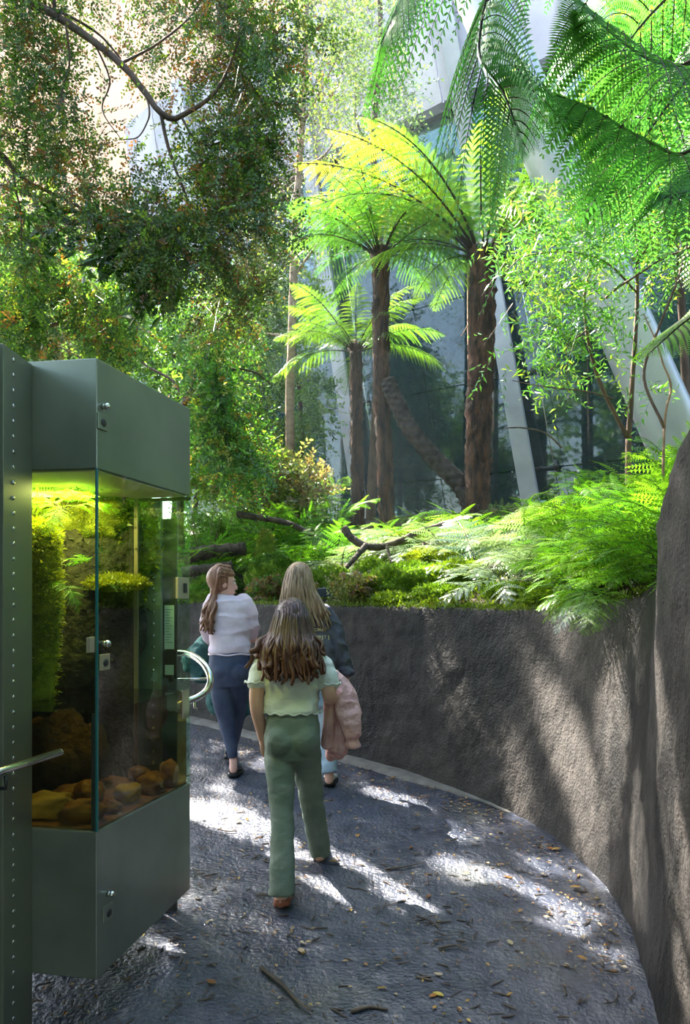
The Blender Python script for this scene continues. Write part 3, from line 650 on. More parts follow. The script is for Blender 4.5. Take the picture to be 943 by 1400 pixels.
def hair(root, loc, at, s, locks, col, strand_r=.010, cap=(.084, .100, .100), capoff=(0, -.016, .028), mat=None):
    """A scalp cap and many hanging locks; locks: list of point lists in world space."""
    b = MB(); c = at(*capoff); Mx = np.stack([at(1, 0, 0) - at(0, 0, 0), at(0, 1, 0) - at(0, 0, 0), at(0, 0, 1) - at(0, 0, 0)], 1) / s
    n, m = 40, 22; q = MB(); q.ball((0, 0, 0), 1, n, m); V = q.V[0]; keep = lambda d: True
    dV = V.copy(); fr = (dV[:, 1] > .35) & (dV[:, 2] < .25)          # leave the face free
    V2 = dV * np.array(cap) * s; V2[fr] *= .80
    g = np.arctan2(dV[:, 0], dV[:, 1]); V2 *= (1 + .018 * np.sin(g * 17) * (1 - np.abs(dV[:, 2])))[:, None]
    b.add(V2 @ Mx.T + c, q.F)
    rng = np.random.default_rng(len(locks))
    for L in locks:
        p = smooth_path(L, 14); r = strand_r * s * rng.uniform(.7, 1.3); t = np.linspace(0, 1, 14)
        b.tube(p, r * (0.55 + .7 * np.sin(np.clip(t * 1.5 + .25, 0, 1.6)) - .95 * np.clip(t - .55, 0, 1)), 6, flat=.6)
    return b.build('hair', mat, root, True, loc)
def hair_mat(name, c0, c1, tip=None, z0=0, z1=1):
    m, N, L, b = new_mat(name); tc = N.new('ShaderNodeTexCoord'); mp = N.new('ShaderNodeMapping'); mp.inputs['Scale'].default_value = (60, 60, 7); L.new(tc.outputs['Object'], mp.inputs[0])
    t = N.new('ShaderNodeTexNoise'); t.inputs['Scale'].default_value = 1.0; t.inputs['Detail'].default_value = 4; L.new(mp.outputs[0], t.inputs[0])
    r = ramp(N, [(.35, c0), (.65, c1)]); L.new(t.outputs[0], r.inputs[0]); last = r.outputs[0]
    if tip is not None:
        sp = N.new('ShaderNodeSeparateXYZ'); L.new(tc.outputs['Object'], sp.inputs[0]); mr = N.new('ShaderNodeMapRange'); mr.inputs[1].default_value = z1; mr.inputs[2].default_value = z0; L.new(sp.outputs[2], mr.inputs[0])
        mx = N.new('ShaderNodeMix'); mx.data_type = 'RGBA'; L.new(mr.outputs[0], mx.inputs[0]); L.new(last, mx.inputs[6]); mx.inputs[7].default_value = (*tip, 1); last = mx.outputs[2]
    L.new(last, b.inputs['Base Color']); b.inputs['Roughness'].default_value = .42
    bp = N.new('ShaderNodeBump'); bp.inputs['Strength'].default_value = .5; bp.inputs['Distance'].default_value = .01; L.new(t.outputs[0], bp.inputs['Height']); L.new(bp.outputs[0], b.inputs['Normal'])
    return m
def hem(mb, c, hw, hd, drop, r=.004, n=60, wv=9, amp=.004):
    a = np.linspace(0, 2 * math.pi, n); mb.tube(np.stack([c[0] + np.cos(a) * hw, c[1] + np.sin(a) * hd, c[2] + drop + amp * np.sin(a * wv)], 1), r, 6)

# --- girl in green, nearest
Y0 = 3.95; g = lambda px, py, dy=0.0: P(px, py, Y0 + dy); u = Y0 / FPX
gl = (g(400, 0)[0], Y0, gz(Y0)); L0 = tuple(-np.array(gl))
girl = thing('person', 'girl in pale green t-shirt and flared green trousers, nearest of the three', 'person', gl)
b = MB(); at, Mx = head(b, g(400, 852), (.05, 1, -.03), 1.0)
limb(b, [g(401, 872, .0), g(402, 902, -.01)], [.044, .05])
rings_loft(b, [(g(402, 900), .06, .05), (g(401, 912), .115, .075), (g(400, 945), .105, .078), (g(399, 972), .098, .075), (g(400, 1000), .12, .09), (g(400, 1030), .12, .09)])
limb(b, [g(365, 909), g(352, 938, -.02), g(351, 968, -.02), g(356, 992, .02), g(359, 1009, .05)], [.042, .038, .034, .030, .023])
hand(b, g(359.5, 1011, .05), (.05, .35, -1), (.3, 1, .2), (1, 0, 0), .92, .35)
limb(b, [g(438, 908), g(447, 932, -.03), g(450, 950, -.03), g(453, 954, .06), g(455, 950, .16)], [.042, .040, .036, .034, .024])
hand(b, g(455, 949, .165), (.1, 1, .1), (-.2, 0, 1), (-1, 0, 0), .92, .5)
limb(b, [g(383, 1020), g(386, 1110, -.08), g(385, 1200, -.20), g(384, 1232, -.225)], [.070, .045, .032, .030])
limb(b, [g(417, 1020), g(428, 1100, .14), g(436, 1160, .26), g(437, 1170, .27)], [.070, .045, .032, .030])
SK = skin_mat('fair_skin', (.62, .36, .26))
remesh(b, 'body', SK, girl, .0052, 3, L0); face_parts(at, Mx, 1.0, girl, L0)
TS = cloth('mint_jersey', (.56, .60, .54), (.66, .70, .63), .35, 8, 11, stretch=(1, 1, 1.6))
b = MB(); rings_loft(b, [(g(402, 893), .052, .050), (g(401, 900), .105, .070), (g(400, 912), .142, .092), (g(400, 930), .138, .100), (g(399, 952), .132, .098), (g(399, 966), .134, .100), (g(399, 973), .137, .103)])
limb(b, [g(372, 907), g(360, 914), g(352, 929, -.01)], [.058, .056, .055]); limb(b, [g(430, 906), g(441, 914), g(448, 931, -.02)], [.058, .056, .055])
sh = remesh(b, 't_shirt', TS, girl, .0065, 4, L0, fold=.0065, ff=9, dr=(.6, .6, 1.5))
b = MB(); hem(b, g(399, 973), .139, .105, 0, .005, 90, 14, .005); b.build('lettuce_hem', TS, sh, True)
for c_, dz in ((g(351, 932, -.01), 0), (g(449, 934, -.02), 0)):
    b = MB(); hem(b, c_, .058, .057, .0, .004, 40, 9, .004); b.build('lettuce_hem', TS, sh, True)
TR = cloth('sage_rib_knit', (.125, .165, .130), (.175, .215, .175), .3, 8, 12, stretch=(1, 1, 2))
b = MB(); rings_loft(b, [(g(400, 968), .118, .088), (g(400, 985), .128, .102), (g(400, 1003), .138, .116), (g(400, 1022), .137, .112), (g(400, 1036), .128, .098)])
b.ball(g(384, 1013, -.070), (.072, .070, .078), 16, 12); b.ball(g(416, 1013, -.066), (.072, .070, .078), 16, 12)
limb(b, [g(382, 1028), g(383, 1062, -.05), g(386, 1108, -.10), g(386, 1150, -.16), g(385, 1205, -.23), g(384.5, 1224, -.245)], [.076, .070, .057, .056, .060, .063], 20, 30, False)
limb(b, [g(418, 1028), g(422, 1066, .08), g(428, 1105, .15), g(433, 1138, .23), g(437, 1160, .29), g(437.5, 1168, .30)], [.076, .066, .060, .058, .056, .055], 20, 30, False)
remesh(b, 'trousers', TR, girl, .0065, 4, L0, fold=.0028, ff=9, dr=(1, 1, 1.3))
SH = plain('pale_canvas', (.62, .50, .44), .7); SO = plain('brick_rubber', (.34, .11, .07), .6)
p = g(384, 1240, -.25); shoe(girl, L0, (p[0], p[1], gz(p[1]) + .012), .05, .215, SH, SO, .12)
p = g(436, 1178, .27); shoe(girl, L0, (p[0], p[1], gz(p[1]) + .022), -.05, .215, SH, SO, -.02)
rng = np.random.default_rng(4); lk = []
for k in range(170):
    a = rng.uniform(-2.15, 2.15); el = rng.uniform(-.2, 1.1)            # around the back of the scalp
    s0 = at(math.sin(a) * .080 * math.cos(el), -.016 - math.cos(a) * .098 * math.cos(el), .028 + .095 * math.sin(el))
    endx = 400 + math.sin(a) * 34 + rng.normal(0, 7) - 3; endy = rng.uniform(900, 938) - abs(math.sin(a)) * 8; wv = rng.uniform(-1, 1, 6) * .013
    yb = -.105 - .05 * max(0, math.cos(a)); yy = Y0 + (yb if math.cos(a) > -.1 else yb + .08) + rng.normal(0, .015)
    e = P(endx, endy, yy); m1 = at(math.sin(a) * .104, -.02 - max(math.cos(a), -.1) * .112, -.05) ; m2 = m1 * .55 + e * .45 + np.array([wv[0] + math.sin(a) * .012, wv[1] - .012, 0]); m3 = m1 * .2 + e * .8 + np.array([wv[2] * 1.6, wv[3], 0])
    lk.append([s0, m1, m2, m3, e + np.array([wv[4] * 1.3, wv[5], 0])])
HM = hair_mat('brown_hair', (.026, .012, .009), (.070, .033, .023), (.13, .052, .026), EYE - .42, EYE - .05)
hair(girl, L0, at, 1.0, lk, None, .0138, mat=HM)

# her jacket, hung over the forearm
jk = thing('jacket', 'fluffy pink jacket hanging over the right forearm of the girl in green', 'jacket', tuple(g(465, 1030, .1)))
JL = tuple(-np.array(g(465, 1030, .1)))
PK = cloth('pink_fleece', (.60, .34, .34), (.72, .45, .44), .8, 12, 26)
b = MB(); rings_loft(b, [(g(452, 917, .12), .030, .05), (g(462, 930, .12), .052, .06), (g(471, 955, .10), .064, .065), (g(477, 980, .08), .062, .065), (g(481, 1000, .08), .048, .055), (g(480, 1010, .08), .032, .036), (g(482, 1018, .08), .040, .042), (g(485, 1022, .08), .030, .034)])
remesh(b, 'sleeve', PK, jk, .006, 3, JL, fold=.007, ff=12)
b = MB()
for px0, px1, py1, r0, r1, dy in ((448, 447, 1016, .024, .034, .06), (454, 455, 1022, .03, .036, .10), (461, 463, 1030, .03, .034, .13), (458, 468, 1026, .03, .03, .09), (447, 452, 1034, .02, .028, .15)):
    limb(b, [g(px0, 940, dy), g((px0 + px1) / 2 + 2, 985, dy), g(px1, py1, dy)], [r0, (r0 + r1) / 2, r1])
remesh(b, 'jacket_body', cloth('pink_fleece_shaded', (.38, .20, .19), (.56, .33, .31), .8, 12, 22), jk, .006, 2, JL)  # same pink fleece, its shade put into a darker colour

# --- girl in lilac, at the left
Y0 = 5.60; g = lambda px, py, dy=0.0: P(px, py, Y0 + dy)
gl = (g(316, 0)[0], Y0, gz(Y0)); L0 = tuple(-np.array(gl))
girl = thing('person', 'ponytailed girl in lilac top and navy leggings beside the curved handrail', 'person', gl)
b = MB(); at, Mx = head(b, g(305, 797), (1, .42, -.05), 1.02)
limb(b, [g(303, 807, 0), g(306, 824, .0)], [.042, .05])
rings_loft(b, [(g(308, 820), .06, .05), (g(312, 828), .115, .075), (g(314, 855), .11, .08), (g(314, 890), .11, .085), (g(314, 925), .12, .09)])
limb(b, [g(338, 826), g(343, 846, .0), g(345, 862, .03), g(343, 872, .14), g(341, 876, .20)], [.042, .038, .034, .030, .022])
hand(b, g(344, 873, .12), (.35, 1, -.1), (.1, .2, 1), (-1, 0, 0), .92, .45)
limb(b, [g(288, 826), g(284, 850, .02), g(283, 866, .06), g(288, 878, .18), g(296, 880, .24)], [.042, .038, .034, .030, .022])
hand(b, g(298, 880, .25), (1, .3, -.1), (0, .2, 1), (0, -1, 0), .92, .6)
limb(b, [g(303, 930), g(305, 958, .0), g(310, 990, .0), g(316, 1020, -.02), g(318.5, 1036, -.02), g(319, 1052, -.02)], [.07, .058, .040, .030, .027, .028], 14, 28)
limb(b, [g(324, 930), g(324, 960, .10), g(322, 990, .20), g(318, 1018, .32), g(317, 1034, .35)], [.07, .055, .040, .030, .028], 14, 28)
SK2 = skin_mat('pink_skin', (.66, .38, .32))
remesh(b, 'body', SK2, girl, .0058, 3, L0); face_parts(at, Mx, 1.02, girl, L0)
LT = cloth('lilac_jersey', (.60, .50, .58), (.70, .60, .67), .3, 8, 12)
b = MB(); rings_loft(b, [(g(307, 813), .052, .05), (g(311, 818), .11, .075), (g(314, 828), .148, .095), (g(314, 850), .146, .102), (g(314, 872), .142, .104), (g(314, 888), .144, .106), (g(314, 893), .146, .108)])
limb(b, [g(332, 822), g(341, 838), g(345, 856, .02), g(344, 866, .08)], [.06, .055, .05, .046]); limb(b, [g(292, 822), g(285, 842, .02), g(283, 862, .05), g(287, 872, .14)], [.06, .055, .05, .046])
sh = remesh(b, 'long_sleeved_top', LT, girl, .0068, 4, L0, fold=.0055, ff=9, dr=(.6, .6, 1.6))
b = MB(); hem(b, g(314, 894), .145, .108, 0, .006, 60, 5, .004); b.build('waist_hem', LT, sh, True)
NV = cloth('navy_leggings', (.035, .045, .085), (.065, .080, .13), .15, 8, 14, .6)
b = MB(); rings_loft(b, [(g(314, 888), .132, .095), (g(314, 905), .145, .115), (g(314, 922), .148, .118), (g(314, 938), .13, .10)])
b.ball(g(304, 918, -.05), (.075, .075, .08), 16, 12); b.ball(g(325, 918, -.05), (.075, .075, .08), 16, 12)
limb(b, [g(303, 930), g(305, 958, .0), g(310, 990, .0), g(316, 1020, -.02), g(318.5, 1036, -.02)], [.085, .075, .055, .040, .034], 18, 26, False)
limb(b, [g(324, 930), g(324, 960, .10), g(322, 990, .20), g(318, 1018, .32), g(317, 1026, .34)], [.085, .072, .055, .040, .034], 18, 26, False)
remesh(b, 'leggings', NV, girl, .0068, 4, L0)
BK = plain('black_shoe', (.018, .018, .02), .45); BS = plain('black_sole', (.012, .012, .012), .6)
p = g(317, 1062, -.03); shoe(girl, L0, (p[0], p[1], gz(p[1]) + .012), .12, .215, BK, BS, .05)
p = g(313, 1040, .33); shoe(girl, L0, (p[0], p[1], gz(p[1]) + .03), -.1, .215, BK, BS, -.1)
lk = []; rng = np.random.default_rng(9)
tie = g(293, 815, -.05)
for k in range(54):
    a = rng.uniform(0, 6.28); rr = rng.uniform(.2, 1); o = np.array([math.cos(a) * .026 * rr, math.sin(a) * .02 * rr, 0])
    e = P(286 + rng.normal(0, 5), rng.uniform(845, 868), Y0 - .10 + rng.normal(0, .02)); wv = rng.normal(0, .010, 6)
    top = at(rng.uniform(-.05, .05), -.08, rng.uniform(-.01, .10)); lk.append([top, tie + o, tie * .62 + e * .38 + o * 1.8 + [wv[0], wv[1], 0], tie * .3 + e * .7 + o * 1.9 + [wv[2], wv[3], 0], e])
for k in range(46):                                      # hair swept back over the skull
    a = rng.uniform(-1.5, 1.5); s0 = at(math.sin(a) * .080, .045 * math.cos(a), .030 + .088 * math.cos(a)); m1 = at(math.sin(a) * .086, -.055, .028 + .080 * math.cos(a)); lk.append([s0, (s0 + m1) / 2 + (at(math.sin(a) * .01, 0, .008) - at(0, 0, 0)), m1, tie + rng.normal(0, .008, 3)])
hair(girl, L0, at, 1.02, lk, None, .0105, mat=hair_mat('auburn_hair', (.15, .065, .035), (.30, .145, .080)))
jk = thing('jacket', 'teal padded jacket held in front of the girl in lilac', 'jacket', tuple(g(305, 980, .22))); JL = tuple(-np.array(g(305, 980, .22)))
b = MB()
for px0, py0, px1, py1, r0, r1, dy in ((284, 880, 268, 905, .07, .10, .22), (284, 885, 274, 918, .07, .09, .24), (300, 885, 300, 960, .07, .09, .24), (315, 885, 322, 970, .07, .09, .25), (328, 886, 335, 965, .06, .075, .24), (330, 886, 338, 955, .05, .055, .22)):
    limb(b, [g(px0, py0, dy), g((px0 + px1) / 2, (py0 + py1) / 2, dy + .02), g(px1, py1, dy)], [r0, (r0 + r1) / 2, r1])
remesh(b, 'padded_shell', cloth('teal_quilt', (.030, .085, .085), (.055, .13, .125), .8, 10, 16), jk, .009, 3, JL, fold=.012, ff=9)

# --- girl in the grey jacket, farthest
Y0 = 5.42; g = lambda px, py, dy=0.0: P(px, py, Y0 + dy)
gl = (g(428, 0)[0], Y0, gz(Y0)); L0 = tuple(-np.array(gl))
girl = thing('person', 'girl with long fair hair in dark grey jacket and pale blue jeans', 'person', gl)
b = MB(); at, Mx = head(b, g(409, 795), (.05, 1, -.02), 1.05)
limb(b, [g(411, 815, 0), g(416, 835, .0)], [.045, .05])
rings_loft(b, [(g(418, 832), .06, .05), (g(424, 842), .115, .075), (g(427, 880), .11, .08), (g(428, 925), .12, .09), (g(428, 950), .12, .09)])
limb(b, [g(446, 846), g(458, 878, .0), g(463, 896, .0), g(470, 915, .05), g(473, 924, .07)], [.042, .038, .034, .030, .022])
hand(b, g(473, 926, .07), (.2, .4, -1), (-.3, 1, .2), (-1, 0, 0), .95, .5)
limb(b, [g(402, 846), g(396, 878, .02), g(396, 900, .08), g(402, 915, .2)], [.042, .038, .034, .024])
hand(b, g(402, 916, .2), (.6, .7, .1), (0, .2, 1), (1, 0, 0), .95, .5)
limb(b, [g(440, 945), g(446, 1000, .0), g(449, 1050, -.03), g(450, 1066, -.03)], [.08, .05, .032, .03])
limb(b, [g(417, 945), g(412, 1000, .16), g(406, 1040, .30), g(405, 1050, .32)], [.08, .05, .032, .03])
remesh(b, 'body', SK2, girl, .006, 3, L0); face_parts(at, Mx, 1.05, girl, L0)
GJ = cloth('charcoal_jacket', (.075, .075, .10), (.12, .12, .15), .7, 8, 16)
b = MB(); rings_loft(b, [(g(419, 828), .065, .06), (g(424, 838), .135, .09), (g(427, 855), .155, .11), (g(428, 885), .15, .12), (g(428, 920), .152, .125), (g(428, 940), .155, .125)])
limb(b, [g(440, 842), g(453, 862), g(461, 888, .0), g(467, 904, .02), g(472, 916, .05)], [.075, .072, .064, .055, .05]); limb(b, [g(408, 842), g(398, 865), g(395, 892, .03), g(398, 906, .1)], [.07, .066, .06, .05])
for k, (px, py) in enumerate(((464, 906), (469, 914), (473, 919))): b.ball(g(px, py, .02), (.058 - .004 * k, .055, .024), 14, 8)
jo = remesh(b, 'jacket', GJ, girl, .0075, 3, L0, fold=.012, ff=8)
b = MB(); a = np.linspace(-.9, math.pi + .9, 26); b.tube(np.stack([g(421, 0)[0] + np.cos(-a) * .095, Y0 + .02 + np.sin(-a) * .085, EYE - .075 - .03 * np.sin(a)], 1), .034 * (0.6 + .4 * np.sin(np.linspace(0, math.pi, 26))), 12)
b.build('hood', GJ, jo, True)
YL = plain('yellow_lettering', (.78, .68, .34), .8)
b = MB()                                                 # rows of block lettering across the back
for row, (py, x0, x1, hh) in enumerate(((860, 424, 447, .018), (871, 428, 451, .030), (881, 430, 450, .018))):
    xs = np.arange(x0, x1 - 1, 4.1)
    for i, x in enumerate(xs):
        t = (x - 427) * Y0 / FPX / .152; yy = Y0 - .124 * math.sqrt(max(.05, 1 - min(.95, abs(t)) ** 2.4)) - .001
        c = np.array([(x - CXP) / FPX * Y0, yy, EYE - (py - HOR) / FPX * Y0]); sw = .006
        b.box(c + [-.006, 0, 0], (.0045, .006, hh)); 
        if (i + row) % 3 != 1: b.box(c + [0, 0, hh * .42], (.014, .006, hh * .17))
        if (i + row) % 2: b.box(c, (.012, .006, hh * .17))
        if (i * 2 + row) % 3: b.box(c + [0, 0, -hh * .42], (.014, .006, hh * .17))
        if (i + row) % 3 != 2: b.box(c + [.006, 0, 0], (.0045, .006, hh))
b.build('lettering', YL, jo, False)['kind'] = 'stuff'
JN = cloth('pale_denim', (.30, .40, .52), (.42, .52, .62), .35, 9, 16)
b = MB(); rings_loft(b, [(g(428, 925), .13, .10), (g(428, 945), .14, .115), (g(428, 965), .135, .105)])
limb(b, [g(440, 955), g(445, 1000, .0), g(447, 1030, -.01), g(449, 1056, -.03)], [.085, .066, .062, .064], 18, 24, False); limb(b, [g(417, 955), g(412, 1000, .14), g(407, 1028, .25), g(405, 1042, .30)], [.085, .066, .060, .060], 18, 24, False)
remesh(b, 'jeans', JN, girl, .0075, 3, L0, fold=.008, ff=10)
WS = plain('white_trainer', (.62, .58, .58), .6)
p = g(450, 1074, -.03); shoe(girl, L0, (p[0], p[1], gz(p[1]) + .012), .1, .22, WS, BS, .04)
p = g(405, 1050, .30); shoe(girl, L0, (p[0], p[1], gz(p[1]) + .02), 0, .22, WS, BS, -.05)
lk = []; rng = np.random.default_rng(11)
for k in range(110):
    a = rng.uniform(-2.2, 2.2); el = rng.uniform(-.2, 1.1)
    s0 = at(math.sin(a) * .080 * math.cos(el), -.016 - math.cos(a) * .098 * math.cos(el), .028 + .095 * math.sin(el))
    sw = max(0, math.sin(a)) * 12
    e = P(411 + math.sin(a) * 24 + sw + rng.normal(0, 3), rng.uniform(836, 868), Y0 - .10 - .03 * max(0, math.cos(a)) + rng.normal(0, .012)); m1 = at(math.sin(a) * .098, -.02 - max(math.cos(a), -.1) * .108, -.05); wv = rng.normal(0, .006, 4)
    lk.append([s0, m1, m1 * .5 + e * .5 + [wv[0], wv[1], 0], e + [wv[2], wv[3], 0]])
hair(girl, L0, at, 1.05, lk, None, .012, mat=hair_mat('fair_hair', (.17, .10, .055), (.40, .27, .155)))
# ------------------------------------------------------------------ ferns and tree ferns
def arch(L, e0, e1, k=28, pw=1.3, side=0.0):
    """Rachis in the YZ plane: starts at elevation e0 and bends to e1 (degrees)."""
    t = np.linspace(0, 1, k); e = np.radians(e0 + (e1 - e0) * t ** pw); d = np.stack([side * t, np.cos(e), np.sin(e)], 1)
    p = np.concatenate([[[0, 0, 0]], np.cumsum(d[:-1] * L / (k - 1), 0)]); return p
def frond_mb(rach, plen, npair, npin, c0, c1, start=.14, ang0=72, ang1=48, droop=.25, rr=.006, rc=(.05, .03, .015), N0=(0, 0, 1), peak=.38, wd=.95, rib=False, lift=.0, ll=.62, var=.0, rng=None):
    rng = rng or np.random.default_rng(3)
    mb = MB(); rach = np.asarray(rach, float); k = len(rach); L = np.linalg.norm(np.diff(rach, axis=0), axis=1).sum()
    mb.tube(rach, rr * np.linspace(1, .22, k), 5, c3=rc)
    T = np.gradient(rach, axis=0); T /= np.linalg.norm(T, axis=1)[:, None]; N = np.array(N0, float); Ns = []
    for i in range(k): N = N - T[i] * (N @ T[i]); N /= np.linalg.norm(N); Ns.append(N)
    Ns = np.array(Ns); c0 = np.array(c0); c1 = np.array(c1)
    ts = start + (1 - start) * (np.arange(npair) / npair) ** .95; sp = L * (1 - start) / npair
    for t in ts:
        x = t * (k - 1); i = min(int(x), k - 2); f = x - i; o = rach[i] * (1 - f) + rach[i + 1] * f; tt = T[i]; nn = Ns[i]; q = (t - start) / (1 - start)
        pl = plen * (min(1, (q + .12) / peak) ** .75) * (1 - q) ** .72 if q < 1 else 0
        pl = plen * min((q + .25) / (peak + .25), 1) ** .9 * (1 - max(0, (q - peak) / (1 - peak)) ** 1.5) * rng.uniform(.93, 1.05)
        if pl < .012: continue
        a = math.radians(ang0 + (ang1 - ang0) * q)
        for sd in (-1, 1):
            s = np.cross(tt, nn) * sd; d0 = (s + nn * rng.normal(0, .9) * var) * math.sin(a) + tt * math.cos(a) + nn * lift
            v = np.linspace(.05, 1, npin); pp = o + np.outer(v * pl, d0) - np.outer(droop * v ** 2 * pl, (0, 0, 1)) + np.outer(.10 * v ** 2 * pl, tt)
            tp = np.gradient(pp, axis=0) if npin > 1 else d0[None]; tp = tp / np.linalg.norm(tp, axis=1)[:, None]
            qd = tt - tp * (tp @ tt)[:, None]; qd /= np.linalg.norm(qd, axis=1)[:, None]
            up = np.cross(tp, qd); cc = c0 + (c1 - c0) * (np.clip(q * .7 + .3 * v, 0, 1))[:, None] * 1.0; cc = cc * rng.uniform(.85 - var, 1.12 + var)
            w_ = pl / npin * wd
            for s2 in (-1, 1):
                l = (min(sp * ll, plen * .4) * np.minimum(1, (1.03 - v) ** .55 * 1.15))[:, None]; dr = qd * s2 * .93 + tp * .37; dr /= np.linalg.norm(dr, axis=1)[:, None]
                b = pp; tip = pp + dr * l - np.array([0, 0, .18]) * l; m = pp + dr * l * .42 + up * l * .05
                V = np.stack([b - tp * w_ * .15, m + tp * w_ * .5, tip, m - tp * w_ * .5], 1).reshape(-1, 3)
                mb.add(V, np.arange(4 * npin).reshape(npin, 4), np.repeat(cc, 4, 0))
            if rib: mb.tube(pp[::3], rr * .3 * np.linspace(1, .3, len(pp[::3])), 3, False, c3=rc)
            else:
                e = pl / npin * .12 + .0007; V = np.stack([pp - qd * e, pp + qd * e], 1).reshape(-1, 3); m2 = np.arange(npin - 1)
                mb.add(V, np.stack([2 * m2, 2 * m2 + 1, 2 * m2 + 3, 2 * m2 + 2], 1), np.repeat(cc * .8, 2, 0))
    return mb
GB0, GB1 = (.10, .26, .025), (.20, .42, .04)
def tf_set(k0):
    return [frond_mb(arch(1.0, e0, e1, pw=pw, side=sd), .22, 21, 15, *[tuple(np.array(x) * k0) for x in cc], start=.16, rr=.0075, droop=dr + .12, wd=.74, ll=.50, var=.12, rng=np.random.default_rng(i)).mesh('frond', M['frond'])
       for i, (e0, e1, pw, sd, dr, cc) in enumerate([(72, 5, 1.5, .08, .30, ((.15, .38, .035), (.30, .56, .06))), (55, -15, 1.3, -.08, .3, ((.14, .38, .035), (.27, .54, .06))), (38, -35, 1.2, .1, .35, ((.12, .34, .03), (.23, .50, .05))),
                                                    (22, -50, 1.2, -.1, .35, ((.13, .34, .03), (.25, .50, .04))), (50, -8, 1.3, .0, .32, ((.27, .44, .05), (.50, .62, .09))), (8, -60, 1.0, .05, .3, ((.12, .30, .03), (.20, .42, .04)))])]
TFV = tf_set(np.array([1.08, 1.02, .9])); TGV = tf_set(np.array([.62, .80, 1.0]))
GFV = [frond_mb(arch(1.0, e0, e1, pw=pw, side=sd), .38, 10, 10, *cc, start=.26, rr=.006, droop=dr, ang0=66, ang1=46, wd=.56, ll=.60, peak=.06, var=.28, rng=np.random.default_rng(20 + i)).mesh('frond', M['frond'])
       for i, (e0, e1, pw, sd, dr, cc) in enumerate([(65, -25, 1.2, .1, .2, ((.10, .32, .02), (.22, .50, .03))), (50, -40, 1.2, -.12, .2, ((.12, .36, .02), (.26, .55, .04))), (35, -45, 1.1, .1, .25, ((.14, .40, .02), (.30, .58, .04))), (75, 0, 1.4, -.05, .2, ((.10, .34, .025), (.24, .52, .04)))])]
PFV = [frond_mb(arch(1.0, e0, e1, pw=pw, side=sd), .34, 11, 11, *cc, start=.22, rr=.006, droop=.2, wd=.58, ll=.60, peak=.1, var=.22, rng=np.random.default_rng(40 + i)).mesh('frond', M['glossleaf'])
       for i, (e0, e1, pw, sd, cc) in enumerate([(50, -40, 1.1, .1, ((.28, .44, .26), (.55, .66, .50))), (35, -45, 1.1, -.1, ((.26, .42, .24), (.50, .62, .46))), (60, -20, 1.3, 0, ((.24, .44, .20), (.46, .62, .38)))])]
def set_frond(me, par, az, sc, tilt=0.0, roll=0.0, off=(0, 0, 0)):
    o = link('frond', me, par, off); o.rotation_euler = Matrix.Rotation(az - math.pi / 2, 3, 'Z').to_4x4().to_euler()
    o.rotation_euler = (Matrix.Rotation(az - math.pi / 2, 3, 'Z') @ Matrix.Rotation(tilt, 3, 'X') @ Matrix.Rotation(roll, 3, 'Y')).to_euler(); o.scale = (sc,) * 3
    return o
def trunk_mb(pts, r0, r1, seed, k=46, n=16):
    p = smooth_path(pts, k); p[1:-1, :2] += np.random.default_rng(seed).normal(0, r0 * .045, (k - 2, 2)); b = MB(); b.tube(p, np.linspace(r0, r1, k), n, wob=.22, seed=seed); return b, p
def tree_fern(label, base, top, r0, r1, L, nfr, seed, spec=(), mids=(), V=None):
    V = V or TFV
    base, top = np.array(base), np.array(top); base[2] = garden_z(base[0], base[1]) - .08
    t = thing('tree_fern', label, 'tree fern', tuple(base)); rng = np.random.default_rng(seed)
    b, p = trunk_mb([base * 0, *[np.array(m) - base for m in mids], top - base], r0, r1, seed); tr = b.build('trunk', M['bark'], t)
    f = MB()                                             # ragged fibres and old leaf stubs
    for k in range(430):
        i = rng.integers(1, len(p) - 2); a = rng.uniform(0, 6.28); r = r0 + (r1 - r0) * i / len(p); d = np.array([math.cos(a), math.sin(a), 0]); s = p[i] + d * r * .92; ln = rng.uniform(.04, .13)
        q = s + d * rng.uniform(.004, .022) + np.array([rng.normal(0, .012), rng.normal(0, .012), ln * rng.choice([1, 1, -1])])
        e = np.cross(d, [0, 0, 1]) * rng.uniform(.004, .010); g_ = rng.uniform(.5, 1.6)
        f.add([s - e, s + e, q + e * .3, q - e * .3, s + d * .012], np.array([[0, 1, 2], [0, 2, 3], [1, 4, 2], [0, 3, 4]]), np.array([.09, .045, .025]) * g_)
    o = f.build('trunk_fibres', M['deadleaf'], tr, False); o['kind'] = 'stuff'
    c = top - base
    cr = MB(); cr.ball(c + np.array([0, 0, .03]), (r1 * 1.15, r1 * 1.15, .12), 14, 10, disp=.2, seed=seed); cr.build('crown', M['bark'], t)
    n1 = 0
    for az, vi, sc in spec: set_frond(V[vi], t, math.radians(az), sc, 0, rng.normal(0, .1), tuple(c + np.array([math.cos(math.radians(az)), math.sin(math.radians(az)), 0]) * r1 * .5)); n1 += 1
    for k in range(nfr):
        az = k * 2.399963 + rng.normal(0, .15); ring = k / nfr
        vi = [0, 1, 1, 2, 2, 2, 3, 3][min(7, int(ring * 8))]
        set_frond(V[vi], t, az, L * rng.uniform(.82, 1.1), rng.normal(0, .08), rng.normal(0, .12), tuple(c + np.array([math.cos(az), math.sin(az), .2]) * r1 * .6))
    return t
tree_fern('tallest middle tree fern with slim dark shaggy trunk', P(530, 705, 9.0), P(520, 352, 9.0), .085, .095, 1.28, 30, 3, mids=[P(522, 520, 9.0)], V=TGV)
